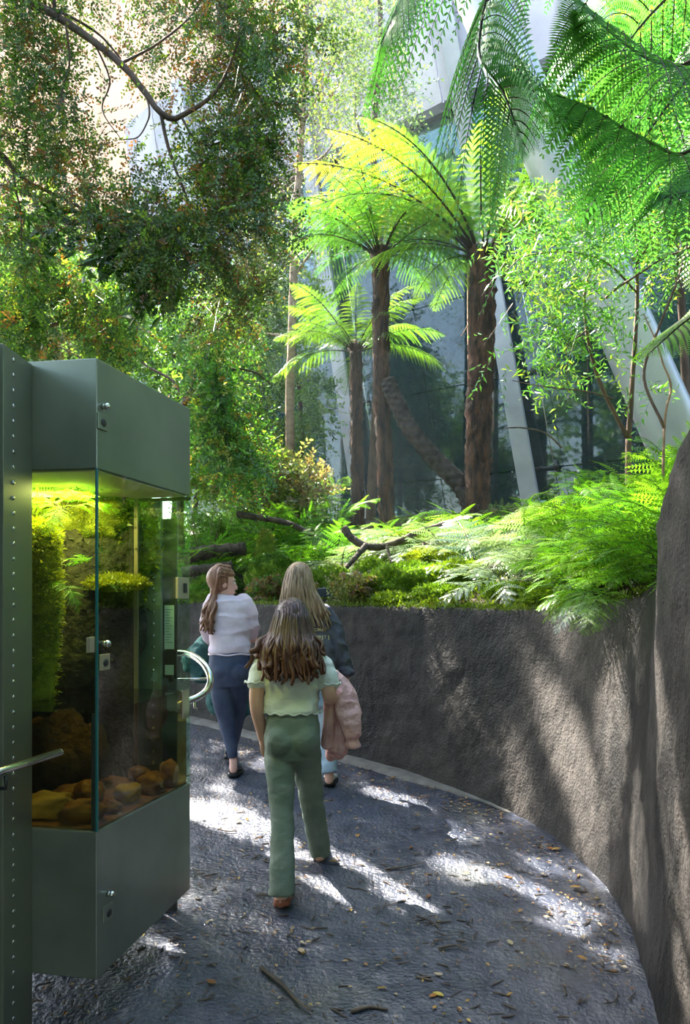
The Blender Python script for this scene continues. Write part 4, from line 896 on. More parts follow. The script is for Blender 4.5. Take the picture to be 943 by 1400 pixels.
tree_fern('tree fern with the thickest trunk and yellow green crown', P(652, 690, 8.5), P(661, 352, 8.5), .125, .135, 1.75, 20, 5,
          spec=((163, 4, 2.35), (182, 4, 2.3), (205, 4, 2.1), (140, 4, 2.2), (120, 0, 2.1), (75, 0, 2.0), (35, 0, 2.1), (215, 1, 2.0), (325, 1, 2.0), (10, 1, 2.0), (350, 0, 2.1)), mids=[P(655, 560, 8.5)])
tree_fern('shortest tree fern with thin reddish trunk at the back', P(490, 715, 9.7), P(486, 482, 9.7), .078, .072, 1.12, 24, 8)
# the fallen trunk leaning between them
ft = thing('leaning_log', 'curved dark scaly tree fern log leaning against the middle tree fern', 'log', tuple(P(640, 690, 8.7)))
k, n = 150, 22; p = smooth_path([P(648, 700, 8.62), P(628, 662, 8.66), P(592, 625, 8.72), P(560, 585, 8.78), P(541, 548, 8.82), P(529, 520, 8.84)], k); b = MB(); b.tube(p, np.linspace(.098, .088, k), n)
V = b.V[0]; i = np.repeat(np.arange(k), n); a = np.tile(np.arange(n), k) / n * 2 * math.pi; cen = np.repeat(p, n, 0); s = 1 + .07 * np.sign(np.sin(a * 4 + i * .75)) * np.abs(np.sin(a * 4 + i * .75)) ** .6 + .05 * np.sin(a * 4 - i * .75)
b.V[0] = cen + (V - cen) * s[:, None]; b.build('scaly_trunk', M['scale'], ft, True, tuple(-np.array(ft.location)))

def ground_fern(label, px, Y, nfr, L, seed, V=None, group=None, lean=0.0, zoff=0.0, az0=None, spread=6.28):
    V = V or GFV; x = (px - CXP) / FPX * Y; z = garden_z(x, Y) - .02 + zoff
    t = thing('fern', label, 'fern', (x, Y, z), 0, group); rng = np.random.default_rng(seed)
    for k in range(nfr):
        az = (k * 2.399963 + rng.normal(0, .2)) if az0 is None else az0 + rng.uniform(-.5, .5) * spread
        set_frond(V[(k + seed) % len(V)], t, az, L * rng.uniform(.75, 1.12), rng.normal(0, .14) + lean, rng.normal(0, .18), (rng.normal(0, .02), rng.normal(0, .02), 0))
    return t
ORD = ['leftmost', 'second', 'third', 'fourth', 'fifth', 'sixth', 'seventh', 'eighth', 'ninth', 'tenth', 'eleventh', 'twelfth', 'thirteenth', 'fourteenth', 'fifteenth', 'sixteenth']
def row_labels(spots, fmt, rows):
    """A label for each (px, Y, ..): which row it stands in by depth, and which one in that row counted from the left."""
    out = [None] * len(spots); lim = [r[0] for r in rows]
    for q, (y1, nm) in enumerate(rows):
        y0 = lim[q - 1] if q else 0; idx = sorted([i for i, s_ in enumerate(spots) if y0 <= s_[1] < y1], key=lambda i: spots[i][0])
        for k, i in enumerate(idx): out[i] = fmt % (nm, ORD[k] + ('' if k == 0 else ' from left'))
    return out
G1 = 'bright green ferns massed over the right end of the planter wall'
F1 = [(872, 3.95, 12, .62), (905, 3.75, 12, .66), (935, 3.55, 12, .62), (850, 4.35, 13, .70), (895, 4.35, 14, .80), (945, 4.2, 14, .85), (818, 4.75, 12, .70), (865, 4.9, 14, .85), (920, 4.9, 14, .95), (795, 5.2, 12, .72), (840, 5.5, 14, .9), (890, 5.6, 14, 1.0), (965, 4.9, 12, 1.0), (960, 5.8, 14, 1.1), (815, 6.0, 12, .85), (925, 6.6, 14, 1.1), (868, 6.5, 14, 1.0)]
lb1 = row_labels(F1, 'bright green feathery fern on the right hand bank, %s row, %s', [(4.3, 'wall edge'), (5.0, 'second'), (5.9, 'third'), (9, 'back')])
for k, (px, Y, nf, L) in enumerate(F1):
    ground_fern(lb1[k], px, Y, int(nf * 1.5), L * .86, 50 + k, group=G1)
G2 = 'pale silvery ferns on the moss bank'
F2 = [(700, 5.75, 9, .52), (745, 5.6, 9, .5), (665, 6.2, 9, .55), (720, 6.4, 10, .6), (610, 7.0, 9, .6), (575, 7.3, 9, .55), (655, 7.0, 10, .6), (770, 6.0, 9, .55), (540, 7.6, 9, .55), (470, 7.5, 9, .5)]
lb2 = row_labels(F2, 'pale silver green low fern over the moss, %s row, %s', [(6.1, 'front'), (7.05, 'middle'), (9, 'back')])
for k, (px, Y, nf, L) in enumerate(F2):
    ground_fern(lb2[k], px, Y, nf + 3, L * 1.3, 90 + k, PFV, G2, -.15)
G3 = 'yellow green ferns at the feet of the tree ferns'
F3 = [(610, 7.8, 9, .7), (560, 8.0, 9, .65), (660, 7.7, 10, .75), (700, 7.3, 10, .75), (745, 7.0, 10, .7), (510, 8.2, 9, .6), (470, 8.4, 9, .65), (780, 7.0, 10, .75), (600, 8.6, 9, .7), (720, 8.2, 9, .7), (640, 7.4, 9, .6), (690, 6.8, 9, .6)]
lb3 = row_labels(F3, 'yellow green low fern around the tree fern feet, %s row, %s', [(7.35, 'front'), (7.95, 'middle'), (9, 'back')])
for k, (px, Y, nf, L) in enumerate(F3):
    ground_fern(lb3[k], px, Y, nf + 3, L * 1.12, 120 + k, [GFV[2], PFV[1], GFV[1]], G3, -.18)
G4 = 'dark green ferns under the trees at the left'
F4 = [(282, 8.0, 12, .8), (320, 8.2, 12, .85), (270, 8.6, 12, .9), (360, 8.6, 12, .85), (400, 8.4, 11, .75), (440, 8.7, 11, .85), (345, 9.2, 12, 1.0), (300, 9.2, 12, 1.0), (420, 9.3, 12, .95), (380, 9.6, 12, 1.1), (260, 9.5, 12, 1.1), (455, 7.7, 9, .6), (410, 7.6, 8, .5)]
lb4 = row_labels(F4, 'mid green arching fern under the left hand trees, %s row, %s', [(8.3, 'front'), (8.75, 'middle'), (12, 'back')])
for k, (px, Y, nf, L) in enumerate(F4):
    ground_fern(lb4[k], px, Y, nf, L, 150 + k, group=G4)
ground_fern('spiky green rosette fern on the mossy stump', 352, 7.35, 10, .26, 7, [GFV[2]], zoff=.30, lean=-.1)
ground_fern('fern spilling over the wall where the planter wall climbs', 838, 3.72, 8, .34, 9, [GFV[1], GFV[2]], lean=-.4, az0=math.pi * 1.08, spread=1.6)
ground_fern('drooping fern hanging down the wall under the bright fern bank', 815, 4.12, 6, .28, 11, [GFV[2], PFV[1]], lean=-.5, az0=math.pi * 1.15, spread=1.5)
# broad flat frond at the right edge, and the big fronds hanging in from above
def hanging(label, crown, frs, c0, c1, name='tree_fern', trunk_r=.11):
    t = thing(name, label, 'tree fern', (crown[0], crown[1], garden_z(crown[0], crown[1]) - .05)); loc = np.array(t.location)
    b, p = trunk_mb([(0, 0, 0), np.array(crown) - loc], trunk_r, trunk_r, 31); b.build('trunk', M['bark'], t)
    for i, (pts, pl, npr, npn, dr, n0) in enumerate(frs):
        r = smooth_path([np.array(q) for q in pts], 34); mb = frond_mb(r, pl, npr, npn, c0, c1, start=.22, droop=dr, rr=.011, rc=(.035, .02, .012), N0=n0, rib=True, ang0=80, ang1=50, ll=.86, wd=1.0, rng=np.random.default_rng(60 + i)); mb.build('frond', M['frond'], t, False, tuple(-loc))
    return t
cr = P(1010, -150, 3.6)
hanging('overhead tree fern with long dark comb fronds hanging into the upper right corner', cr, [
    ([cr, P(860, -130, 3.5), P(700, -60, 3.35), P(655, 60, 3.25), P(690, 130, 3.2), P(716, 210, 3.15)], .50, 20, 26, .75, (0, 0, 1)),
    ([cr, P(800, -170, 3.4), P(660, -120, 3.2), P(570, -40, 3.1), P(520, 60, 3.05)], .48, 20, 26, .8, (0, 0, 1)),
    ([cr, P(960, 60, 3.3), P(900, 85, 3.2), P(830, 40, 3.1), P(780, -10, 3.05)], .46, 12, 26, .9, (0, 0, 1)),
    ([cr, P(990, 130, 3.5), P(940, 208, 3.4), P(880, 190, 3.35), P(810, 150, 3.3), P(760, 130, 3.3)], .44, 14, 24, .8, (0, 0, 1)),
    ([cr, P(930, -120, 4.3), P(830, -40, 4.3), P(760, 90, 4.2), P(740, 170, 4.2)], .52, 16, 24, .6, (0, 0, 1)),
    ([cr, P(1000, 20, 4.0), P(930, 120, 4.1), P(850, 230, 4.1), P(800, 300, 4.1)], .50, 15, 24, .6, (0, 0, 1)), ([cr, P(1000, -60, 3.9), P(920, -10, 3.8), P(850, 70, 3.7), P(820, 150, 3.7)], .48, 15, 24, .7, (0, 0, 1)), ([cr, P(1010, 150, 3.9), P(960, 250, 3.8), P(900, 270, 3.8)], .40, 13, 22, .7, (0, 0, 1))], (.075, .30, .065), (.14, .48, .11))
cr2 = P(1080, 330, 4.0)
hanging('tree fern with one broad bright frond reaching in at the right edge', cr2, [
    ([cr2, P(1020, 360, 3.95), P(970, 415, 3.9), P(930, 445, 3.85), P(884, 486, 3.8)], .34, 20, 18, .35, (-.3, -.3, .9)),
    ([cr2, P(1040, 300, 4.1), P(1000, 330, 4.1), P(945, 400, 4.1)], .3, 18, 16, .3, (-.3, -.3, .9))], (.14, .42, .03), (.24, .56, .05))
# ferns inside the tank
t = thing('fern', 'yellow lit fern under the lamp at the top of the tank', 'fern', tuple(P(88, 700, 3.18)))
for k, (az, s, ti) in enumerate(((1.2, .24, 0), (2.6, .24, -.1), (3.6, .24, .0), (4.4, .26, .0), (5.2, .24, 0), (.2, .24, 0), (5.9, .24, 0), (4.0, .26, -.2), (4.9, .26, -.3), (5.6, .22, -.3), (3.2, .22, -.3), (4.6, .2, -.6))): set_frond(GFV[k % 3], t, az, s, ti)
t = thing('fern', 'small fern drooping from the mossy log in the tank', 'fern', tuple(P(80, 800, 3.02)))
for az, s, ti in ((5.6, .17, -.5), (6.1, .15, -.9), (5.1, .12, -.2)): set_frond(GFV[2], t, az, s, ti)
t = thing('fern', 'tiny fern sprig against the dark back of the tank', 'fern', tuple(P(120, 775, 3.25)))
for az, s, ti in ((3.0, .12, 0), (3.6, .10, -.2), (2.4, .11, .3), (4.4, .08, .3)): set_frond(GFV[1], t, az, s, ti)
# ------------------------------------------------------------------ sun patches: gaps cut in the crowns along rays to the ramp and the wall
KX, KY = DRAY[0] / DRAY[2], DRAY[1] / DRAY[2]
def ray_xy(p): p = np.asarray(p, float); return np.stack([p[..., 0] - KX * p[..., 2], p[..., 1] - KY * p[..., 2]], -1)
WPX = CXP + WX / np.maximum(WY, .5) * FPX
def on_path(px, py): Y = EYE / ((py - HOR) / FPX + .097); return np.array([(px - CXP) / FPX * Y, Y, gz(Y)])
def on_wall(px, py):
    ok = (WY > 2.4) & (WX > -1.3); i = np.where(ok)[0]; j = i[np.abs(WPX[i] - px).argmin()]; return np.array([WX[j], WY[j], EYE - (py - HOR) / FPX * WY[j]])
GAPS = [(on_path, p) for p in ([(205, 1075), (300, 1095), (350, 1120), (330, 1150), (255, 1115)], [(320, 1105), (365, 1105), (420, 1165), (500, 1225), (520, 1250), (470, 1232), (400, 1195), (345, 1150)],
        [(425, 1140), (470, 1160), (560, 1220), (615, 1262), (580, 1262), (510, 1225), (450, 1180)], [(495, 1072), (560, 1090), (590, 1108), (530, 1098)],
        [(600, 1165), (665, 1185), (720, 1205), (780, 1230), (818, 1248), (800, 1284), (745, 1264), (684, 1243), (632, 1222), (610, 1190)], [(705, 1165), (775, 1188), (835, 1222), (800, 1222), (740, 1192)], [(560, 1120), (610, 1128), (650, 1150), (600, 1140)], [(800, 1290), (850, 1300), (868, 1330), (830, 1318)])]
GAPS += [(on_wall, p) for p in ([(598, 838), (628, 838), (665, 940), (695, 1040), (706, 1112), (690, 1112), (660, 1010), (622, 900)], [(648, 834), (690, 834), (735, 900), (772, 980), (800, 1050), (812, 1090), (780, 1062), (722, 985), (690, 925)],
        [(742, 834), (778, 832), (812, 900), (820, 960), (822, 1080), (802, 1030), (778, 930)], [(765, 1080), (818, 1090), (835, 1215), (800, 1185)], [(838, 1010), (852, 1020), (876, 1150), (882, 1260), (862, 1240), (846, 1120)],
        [(878, 760), (892, 830), (905, 920), (926, 1030), (943, 1180), (950, 1390), (925, 1340), (906, 1150), (893, 960), (880, 850)])]
GPOLY = [ray_xy(np.array([f(*q) for q in p])) for f, p in GAPS]
def in_poly(p, poly):
    x, y = p[:, 0], p[:, 1]; r = np.zeros(len(p), bool); j = len(poly) - 1
    for i in range(len(poly)):
        xi, yi = poly[i]; xj, yj = poly[j]
        r ^= ((yi > y) != (yj > y)) & (x < (xj - xi) * (y - yi) / (yj - yi + 1e-12) + xi); j = i
    return r
SUNLIT = [(P(520, 345, 9.0), 1.25, .45), (P(655, 300, 8.5), 1.7, .85), (P(485, 450, 9.7), 1.1, .8), (P(580, 730, 7.0), 1.1, .75), (P(700, 760, 6.2), .8, .75), (P(870, 680, 4.4), .8, .7), (P(640, 700, 7.8), 1.2, .75), (P(330, 650, 8.6), .8, .5), (P(150, 430, 10.5), 1.5, .6), (P(320, 480, 9.5), 1.3, .6)]
GR = np.random.default_rng(5)
def in_gap(p, banks=True):
    q = ray_xy(p); r = np.zeros(len(p), bool)
    for c, rad, pr in SUNLIT if banks else ():                            # crowns and banks the sun reaches: thinner leaf cover up-sun of them
        d = np.linalg.norm(q - ray_xy(c), axis=1) < rad; up = (p - c) @ TOSUN > rad; r |= d & up & (GR.random(len(p)) < pr)
    nn = nz(np.stack([q @ [.66, -.75] * .35, q @ [.75, .66], 0 * q[:, 0]], 1), 5.5, 2) > -.33      # noise keeps leaves inside the gaps, shaping the sun patches into streaks
    for g_ in GPOLY: r |= in_poly(q, g_) & nn
    return r

# ------------------------------------------------------------------ trees
def leaves(mb, tw0, twd, twl, K, L, Wd, cols, cw, rng, side=.85, twig=(.06, .04, .025), tw_r=.0016, flat=.55, drop_gap=True, fold=.12):
    """Twigs (starts, directions, lengths) with K alternate leaves each."""
    n = len(tw0); up = np.array([0, 0, 1.0]) * flat + rng.normal(0, 1 - flat * .6, (n, 3)); sd = np.cross(twd, up); sd /= np.linalg.norm(sd, axis=1)[:, None] + 1e-9
    t = (np.arange(K) + .6) / K; sg = np.where(np.arange(K) % 2, 1, -1)
    bend = np.array([0, 0, -.18])
    p = tw0[:, None] + twd[:, None] * (twl[:, None, None] * t[None, :, None]) + bend * (twl[:, None, None] * t[None, :, None] ** 2)
    d = twd[:, None] * .55 + sd[:, None] * (sg * side)[None, :, None] + rng.normal(0, .25, (n, K, 3)); d /= np.linalg.norm(d, axis=2)[:, :, None]
    nn = np.cross(twd, sd)[:, None] + rng.normal(0, .35, (n, K, 3)); w_ = np.cross(d, nn); w_ /= np.linalg.norm(w_, axis=2)[:, :, None] + 1e-9; nn = np.cross(w_, d)
    ln = L * rng.uniform(.65, 1.25, (n, K, 1)); wd = ln * Wd
    V = np.stack([p, p + d * ln * .45 + w_ * wd * .5 + nn * ln * fold, p + d * ln, p + d * ln * .45 - w_ * wd * .5 + nn * ln * fold], 2).reshape(-1, 4, 3)
    ci = rng.choice(len(cols), n, p=np.array(cw) / np.sum(cw)); c = np.array(cols)[ci][:, None] * rng.uniform(.75, 1.25, (n, K, 1)); c = c.reshape(-1, 3)
    if drop_gap: k = ~(in_gap(V.mean(1)) | in_gap(V[:, 0], False) | in_gap(V[:, 2], False)); V = V[k]; c = c[k]
    m = len(V); mb.add(V.reshape(-1, 3), np.arange(4 * m).reshape(m, 4), np.repeat(c, 4, 0))
    if tw_r:
        e = tw0 + twd * twl[:, None] + bend * twl[:, None]; V = np.stack([tw0 - sd * tw_r, tw0 + sd * tw_r, e + sd * tw_r * .3, e - sd * tw_r * .3], 1).reshape(-1, 3)
        mb.add(V, np.arange(4 * n).reshape(n, 4), twig)
def cluster(mb, px, py, Y, rx, ry, rz, n, K, L, Wd, cols, cw, rng, tl=.22, droop=-.25, **kw):
    """Leafy twigs in an ellipsoid about the point at depth Y seen at (px, py); rx, ry in photo pixels, rz in metres."""
    c = P(px, py, Y); u = rng.normal(0, 1, (n, 3)); u /= np.linalg.norm(u, axis=1)[:, None]; u *= rng.uniform(0, 1, (n, 1)) ** .45
    p = c + u * np.array([rx / FPX * Y, rz, ry / FPX * Y]); d = u * .7 + rng.normal(0, .6, (n, 3)) + np.array([0, 0, droop]); d /= np.linalg.norm(d, axis=1)[:, None]
    leaves(mb, p, d, tl * rng.uniform(.5, 1.3, n), K, L, Wd, cols, cw, rng, **kw)
def limb_part(par, pts, r0, r1, mat, name='branch', n=7, k=26, wob=.12):
    p = smooth_path(pts, k); b = MB(); b.tube(p, np.linspace(r0, r1, k), n, wob=wob, seed=r0 * 99); return b.build(name, mat, par, True, tuple(-np.array(par.location)))
def foliage(mb, par, mat=None):
    o = mb.build('foliage', mat or M['leaf'], par, False, tuple(-np.array(par.location))); o['kind'] = 'stuff'; return o
def tree(label, x, y, z=None, group=None, cat='tree', name='tree'):
    return thing(name, label, cat, (x, y, garden_z(x, y) - .05 if z is None else z), 0, group)
DK, MD, BR, YL_, OR, BL, RU = (.075, .19, .05), (.15, .36, .065), (.28, .56, .07), (.52, .54, .08), (.56, .27, .06), (.17, .32, .19), (.30, .20, .09)

# overhanging myrtle at the upper left
t = tree('overhanging tree with dark forked branches and tiny leaves above the glass case', -3.4, 5.9); rng = np.random.default_rng(21)
tk = P(-150, -60, 5.8); limb_part(t, [np.array(t.location), (-3.45, 5.85, 3.2), tk, P(-160, -400, 5.6)], .16, .08, M['twigbark'], 'trunk', 12)
B = [([tk, P(-20, -20, 5.6), P(40, 3, 5.5), P(100, 37, 5.4), P(165, 87, 5.3), P(199, 127, 5.25), P(217, 152, 5.2), P(236, 163, 5.2), P(256, 154, 5.2), P(282, 138, 5.2), P(302, 115, 5.2), P(320, 75, 5.2), P(330, 40, 5.2)], .030, .008),
     ([P(220, 155, 5.2), P(228, 194, 5.2), P(239, 229, 5.2), P(252, 262, 5.2), P(264, 296, 5.2), P(284, 346, 5.2)], .013, .005), ([P(249, 162, 5.2), P(264, 187, 5.15), P(284, 199, 5.1), P(309, 192, 5.1), P(361, 184, 5.1)], .009, .004),
     ([P(200, 130, 5.25), P(204, 150, 5.2), P(202, 165, 5.2), P(189, 187, 5.2), P(168, 191, 5.2)], .008, .003), ([tk, P(-60, 150, 5.8), P(0, 210, 5.7), P(20, 232, 5.7), P(38, 249, 5.7), P(60, 259, 5.7), P(92, 275, 5.7), P(140, 300, 5.7)], .028, .006),
     ([P(18, 232, 5.7), P(22, 262, 5.7), P(28, 290, 5.7), P(30, 350, 5.7)], .010, .004), ([P(40, 3, 5.5), P(90, 20, 5.5), P(135, 47, 5.5), P(165, 80, 5.5)], .012, .006), ([P(75, 20, 5.5), P(72, -30, 5.5), P(60, -120, 5.4)], .014, .006),
     ([P(165, 87, 5.3), P(215, 60, 5.4), P(262, 20, 5.5), P(290, -30, 5.5)], .010, .005), ([P(90, 34, 5.4), P(95, 85, 5.4), P(84, 130, 5.4), P(98, 147, 5.4)], .008, .003), ([P(239, 243, 5.2), P(268, 243, 5.2), P(290, 222, 5.2), P(318, 218, 5.2)], .006, .003), ([P(130, 60, 5.4), P(150, 110, 5.4), P(140, 150, 5.4), P(165, 190, 5.4)], .007, .003)]
for pts, a, b_ in B: limb_part(t, pts, a, b_, M['twigbark'])
mb = MB(); CW = [5, 5, 2.0, .7, .6, 2, 1.2]; CC = [DK, MD, BR, YL_, OR, BL, RU]
for px, py, Y, rx, ry, n, w_ in [(30, 40, 5.6, 60, 60, 300, 0), (40, 130, 5.7, 70, 70, 330, 0), (60, 210, 5.7, 75, 55, 260, 0), (20, 300, 5.7, 50, 50, 130, 0), (110, 240, 5.6, 50, 40, 120, 1), (140, 300, 5.5, 60, 40, 190, 1), (110, 130, 5.4, 45, 40, 60, 1), (120, 20, 5.6, 60, 40, 170, 1), (200, 20, 5.6, 60, 45, 170, 1), (270, 60, 5.4, 55, 60, 260, 1), (330, 50, 5.4, 60, 70, 340, 0), (360, 140, 5.3, 55, 60, 330, 0), (330, 200, 5.2, 60, 45, 280, 0), (285, 230, 5.3, 50, 50, 200, 1), (320, 260, 5.3, 60, 50, 300, 1), (350, 320, 5.3, 55, 55, 280, 0), (300, 330, 5.3, 55, 60, 260, 0), (220, 290, 5.4, 60, 55, 260, 0), (230, 350, 5.4, 60, 45, 230, 0), (250, 120, 5.3, 45, 40, 110, 1), (190, 70, 5.5, 50, 40, 120, 2), (180, 210, 5.6, 40, 50, 36, 1), (420, 60, 5.6, 45, 60, 150, 0), (250, -40, 5.6, 120, 50, 300, 0), (60, -50, 5.6, 120, 50, 300, 0), (300, 420, 6.0, 60, 50, 200, 0), (340, 390, 5.8, 50, 50, 180, 0), (285, 75, 5.3, 34, 22, 170, 2), (312, 245, 5.15, 28, 22, 150, 2), (120, 265, 5.5, 20, 20, 90, 2)]:
    cw = list(CW)
    if w_ == 1: cw = [3, 4, 2.5, 1.4, 1.4, 1.5, 1.2]
    if w_ == 2: cw = [2, 3, 2, 2, 3, 1, 1.5]
    cluster(mb, px, py, Y, rx, ry, .45, int(n * (1.35, .60, .42)[w_]), 12, .029, .58, CC, cw, rng, tl=.20, drop_gap=True)
foliage(mb, t)
# broad leaved sprig among it
t = tree('drooping branch with large glossy leaves above the case, under the myrtle', -3.9, 6.4); rng = np.random.default_rng(31); mb = MB()
limb_part(t, [np.array(t.location), P(-200, 300, 6.4), P(-40, 250, 6.2), P(90, 285, 6.0), P(170, 320, 5.9), P(225, 360, 5.9)], .03, .006, M['twigbark'], 'stem')
for px, py, n in ((160, 325, 26), (190, 355, 30), (215, 375, 26), (185, 300, 18), (60, 300, 18), (235, 345, 18)): cluster(mb, px, py, 5.9, 34, 28, .2, n, 8, .15, .30, [(.05, .19, .02), (.09, .28, .03)], [1, 1], rng, tl=.2, droop=-.6)
foliage(mb, t, M['glossleaf'])
# low dark tree just over the case
t = tree('low dark spreading tree with ochre leaves just over the case top', -3.2, 7.2); rng = np.random.default_rng(22)
limb_part(t, [np.array(t.location), P(-60, 480, 6.9), P(0, 415, 6.7), P(16, 440, 6.6), P(52, 449, 6.5), P(90, 440, 6.5), P(125, 446, 6.6), P(170, 420, 6.7)], .04, .004, M['twigbark']); limb_part(t, [P(5, 425, 6.7), P(30, 465, 6.6), P(70, 470, 6.5), P(110, 488, 6.4)], .012, .003, M['twigbark'])
mb = MB()
for px, py, rx, ry, n, w_ in ((40, 400, 60, 40, 300, 0), (110, 410, 60, 40, 330, 1), (60, 450, 70, 35, 300, 0), (150, 440, 50, 40, 260, 0), (20, 470, 50, 30, 160, 0), (120, 475, 60, 25, 160, 0), (80, 380, 60, 25, 180, 1)):
    cluster(mb, px, py, 6.5, rx, ry, .5, n, 12, .036, .58, [DK, MD, BR, YL_, OR], [5, 5, 2.5, 1, .5 + .8 * w_], rng, tl=.2)
foliage(mb, t)
# slim tree with the straight tan trunk
t = tree('slim tree with straight tan trunk and airy bright crown behind the path', (397 - CXP) / FPX * 10.2, 10.2); rng = np.random.default_rng(23)
limb_part(t, [np.array(t.location), P(396, 560, 10.2), P(398, 480, 10.2), P(401, 380, 10.2), P(404, 300, 10.2), P(412, 180, 10.2), P(418, 40, 10.2), P(420, -120, 10.2)], .062, .030, M['palebark'], 'trunk', 12, 40)
for pts in ([P(401, 378, 10.2), P(418, 355, 10.2), P(436, 330, 10.2), P(455, 290, 10.2)], [P(397, 462, 10.2), P(378, 458, 10.2), P(360, 456, 10.2)], [P(404, 300, 10.2), P(380, 250, 10.3), P(350, 200, 10.4)], [P(412, 170, 10.2), P(440, 120, 10.2), P(470, 60, 10.2)], [P(410, 230, 10.2), P(440, 215, 10.2), P(460, 190, 10.2)]): limb_part(t, pts, .022, .008, M['palebark'])
mb = MB(); LC = [(.26, .46, .12), (.36, .56, .14), (.17, .34, .09), (.46, .56, .15)]
for px, py, rx, ry, n in ((420, 40, 70, 70, 420), (385, 120, 60, 60, 330), (450, 130, 50, 60, 320), (430, 210, 60, 50, 300), (385, 250, 50, 60, 280), (460, 20, 50, 60, 260), (410, 320, 50, 40, 200), (350, 330, 40, 60, 160), (430, -60, 90, 60, 400)): cluster(mb, px, py, 10.3, rx, ry, .7, int(n * 1.9), 12, .055, .5, LC, [3, 3, 2, 1], rng, tl=.3)
foliage(mb, t)
# grey green tree to the right of it, higher
t = tree('tall grey green small leaved tree high behind the tree fern crowns', .35, 11.2); rng = np.random.default_rng(24)
limb_part(t, [np.array(t.location), P(520, 400, 11.2), P(510, 200, 11.2), P(520, 60, 11.2), P(515, -80, 11.2)], .07, .03, M['twigbark'], 'trunk', 10)
limb_part(t, [P(505, 210, 11.2), P(485, 150, 11.2), P(500, 90, 11.2)], .02, .008, M['twigbark'])
mb = MB()
for px, py, rx, ry, n in ((515, 110, 55, 55, 420), (500, 50, 50, 60, 360), (480, 160, 40, 50, 260), (545, 160, 30, 40, 160), (490, -30, 60, 50, 300)): cluster(mb, px, py, 11.2, rx, ry, .6, int(n * 1.7), 12, .055, .55, [(.16, .30, .18), (.16, .32, .12), (.24, .40, .13)], [3, 3, 2], rng, tl=.3)
foliage(mb, t)
# bushy tree right behind the case
t = tree('bushy tree with twisted dark branches and ochre leaves right of the case', -1.62, 8.0); rng = np.random.default_rng(25)
b0 = np.array(t.location); fk = P(252, 548, 7.6); limb_part(t, [b0, P(246, 640, 7.8), fk], .04, .028, M['twigbark'], 'trunk', 9)
for pts in ([fk, P(262, 530, 7.5), P(268, 500, 7.5), P(280, 470, 7.5), P(290, 440, 7.5)], [fk, P(275, 540, 7.4), P(300, 535, 7.4), P(330, 560, 7.4), P(350, 570, 7.4)], [fk, P(285, 520, 7.4), P(320, 505, 7.4), P(350, 510, 7.4), P(370, 525, 7.4)], [fk, P(235, 520, 7.7), P(200, 500, 7.8), P(170, 470, 7.8)], [P(300, 535, 7.4), P(312, 580, 7.4), P(320, 620, 7.4)]): limb_part(t, pts, .018, .006, M['twigbark'])
mb = MB()
for px, py, rx, ry, n, w_ in ((290, 460, 55, 45, 230, 0), (325, 440, 45, 45, 210, 0), (320, 500, 45, 35, 190, 0), (290, 520, 50, 35, 160, 1), (322, 560, 45, 40, 280, 1), (310, 600, 50, 40, 300, 1), (345, 605, 26, 36, 160, 0), (275, 570, 30, 40, 150, 1), (330, 640, 40, 25, 160, 1)): cluster(mb, px, py, 7.5, rx, ry, .5, n, 12, .042, .55, [DK, MD, BR, YL_, OR], [4, 5, 4, 1.5, .3 + w_ * .6], rng, tl=.2)
foliage(mb, t)
# soft ferny bush and background trees at the left
GBt = 'background trees at the left'
for k, (x, y, blobs) in enumerate([(-3.6, 10.5, [(60, 330, 90, 60, 500), (10, 420, 60, 60, 300), (120, 380, 60, 50, 300)]), (-2.2, 10.2, [(230, 420, 70, 60, 520), (180, 470, 70, 40, 380), (260, 500, 60, 50, 380)]), (-1.3, 11.5, [(330, 400, 60, 80, 500), (350, 500, 50, 60, 400), (300, 600, 60, 60, 400), (360, 300, 50, 60, 300)]),
                                       (-4.6, 12.5, [(20, 250, 50, 60, 120), (40, 400, 60, 40, 160)]), (-.75, 12.0, [(400, 420, 45, 70, 300), (420, 560, 35, 60, 200), (370, 620, 40, 40, 200)]), (-2.9, 9.2, [(100, 470, 90, 30, 420), (40, 520, 60, 60, 300), (200, 560, 80, 60, 360)]), (-5.2, 14.2, [(60, 560, 90, 90, 700), (160, 620, 80, 60, 500), (40, 430, 60, 60, 200)]), (-2.6, 13.8, [(270, 580, 80, 90, 700), (330, 650, 60, 50, 400)])]):
    t = tree('bright green thicket tree ' + ('behind the left part of the case', 'above the right part of the case top', 'left of the slim trunk, reaching highest', 'farthest left, thin, before the cream building', 'standing just left of the facade glass', 'closest behind the case, low and wide', 'deep behind, wide and bushy to the ground', 'deep behind, between case and slim trunk')[k], x, y, group=GBt); rng = np.random.default_rng(200 + k); mb = MB(); z = t.location[2]
    limb_part(t, [np.array(t.location), (x + .1, y, z + 1.5), (x - .05, y + .05, z + 3.2)], .05, .02, M['twigbark'], 'trunk', 8)
    for px, py, rx, ry, n in blobs: cluster(mb, px, py, y, rx, ry, .7, n, 12, .07, .5, [(.18, .38, .05), (.30, .54, .08), (.42, .56, .09), (.10, .24, .05)], [3, 3, 1.5, 2], rng, tl=.32)
    foliage(mb, t)
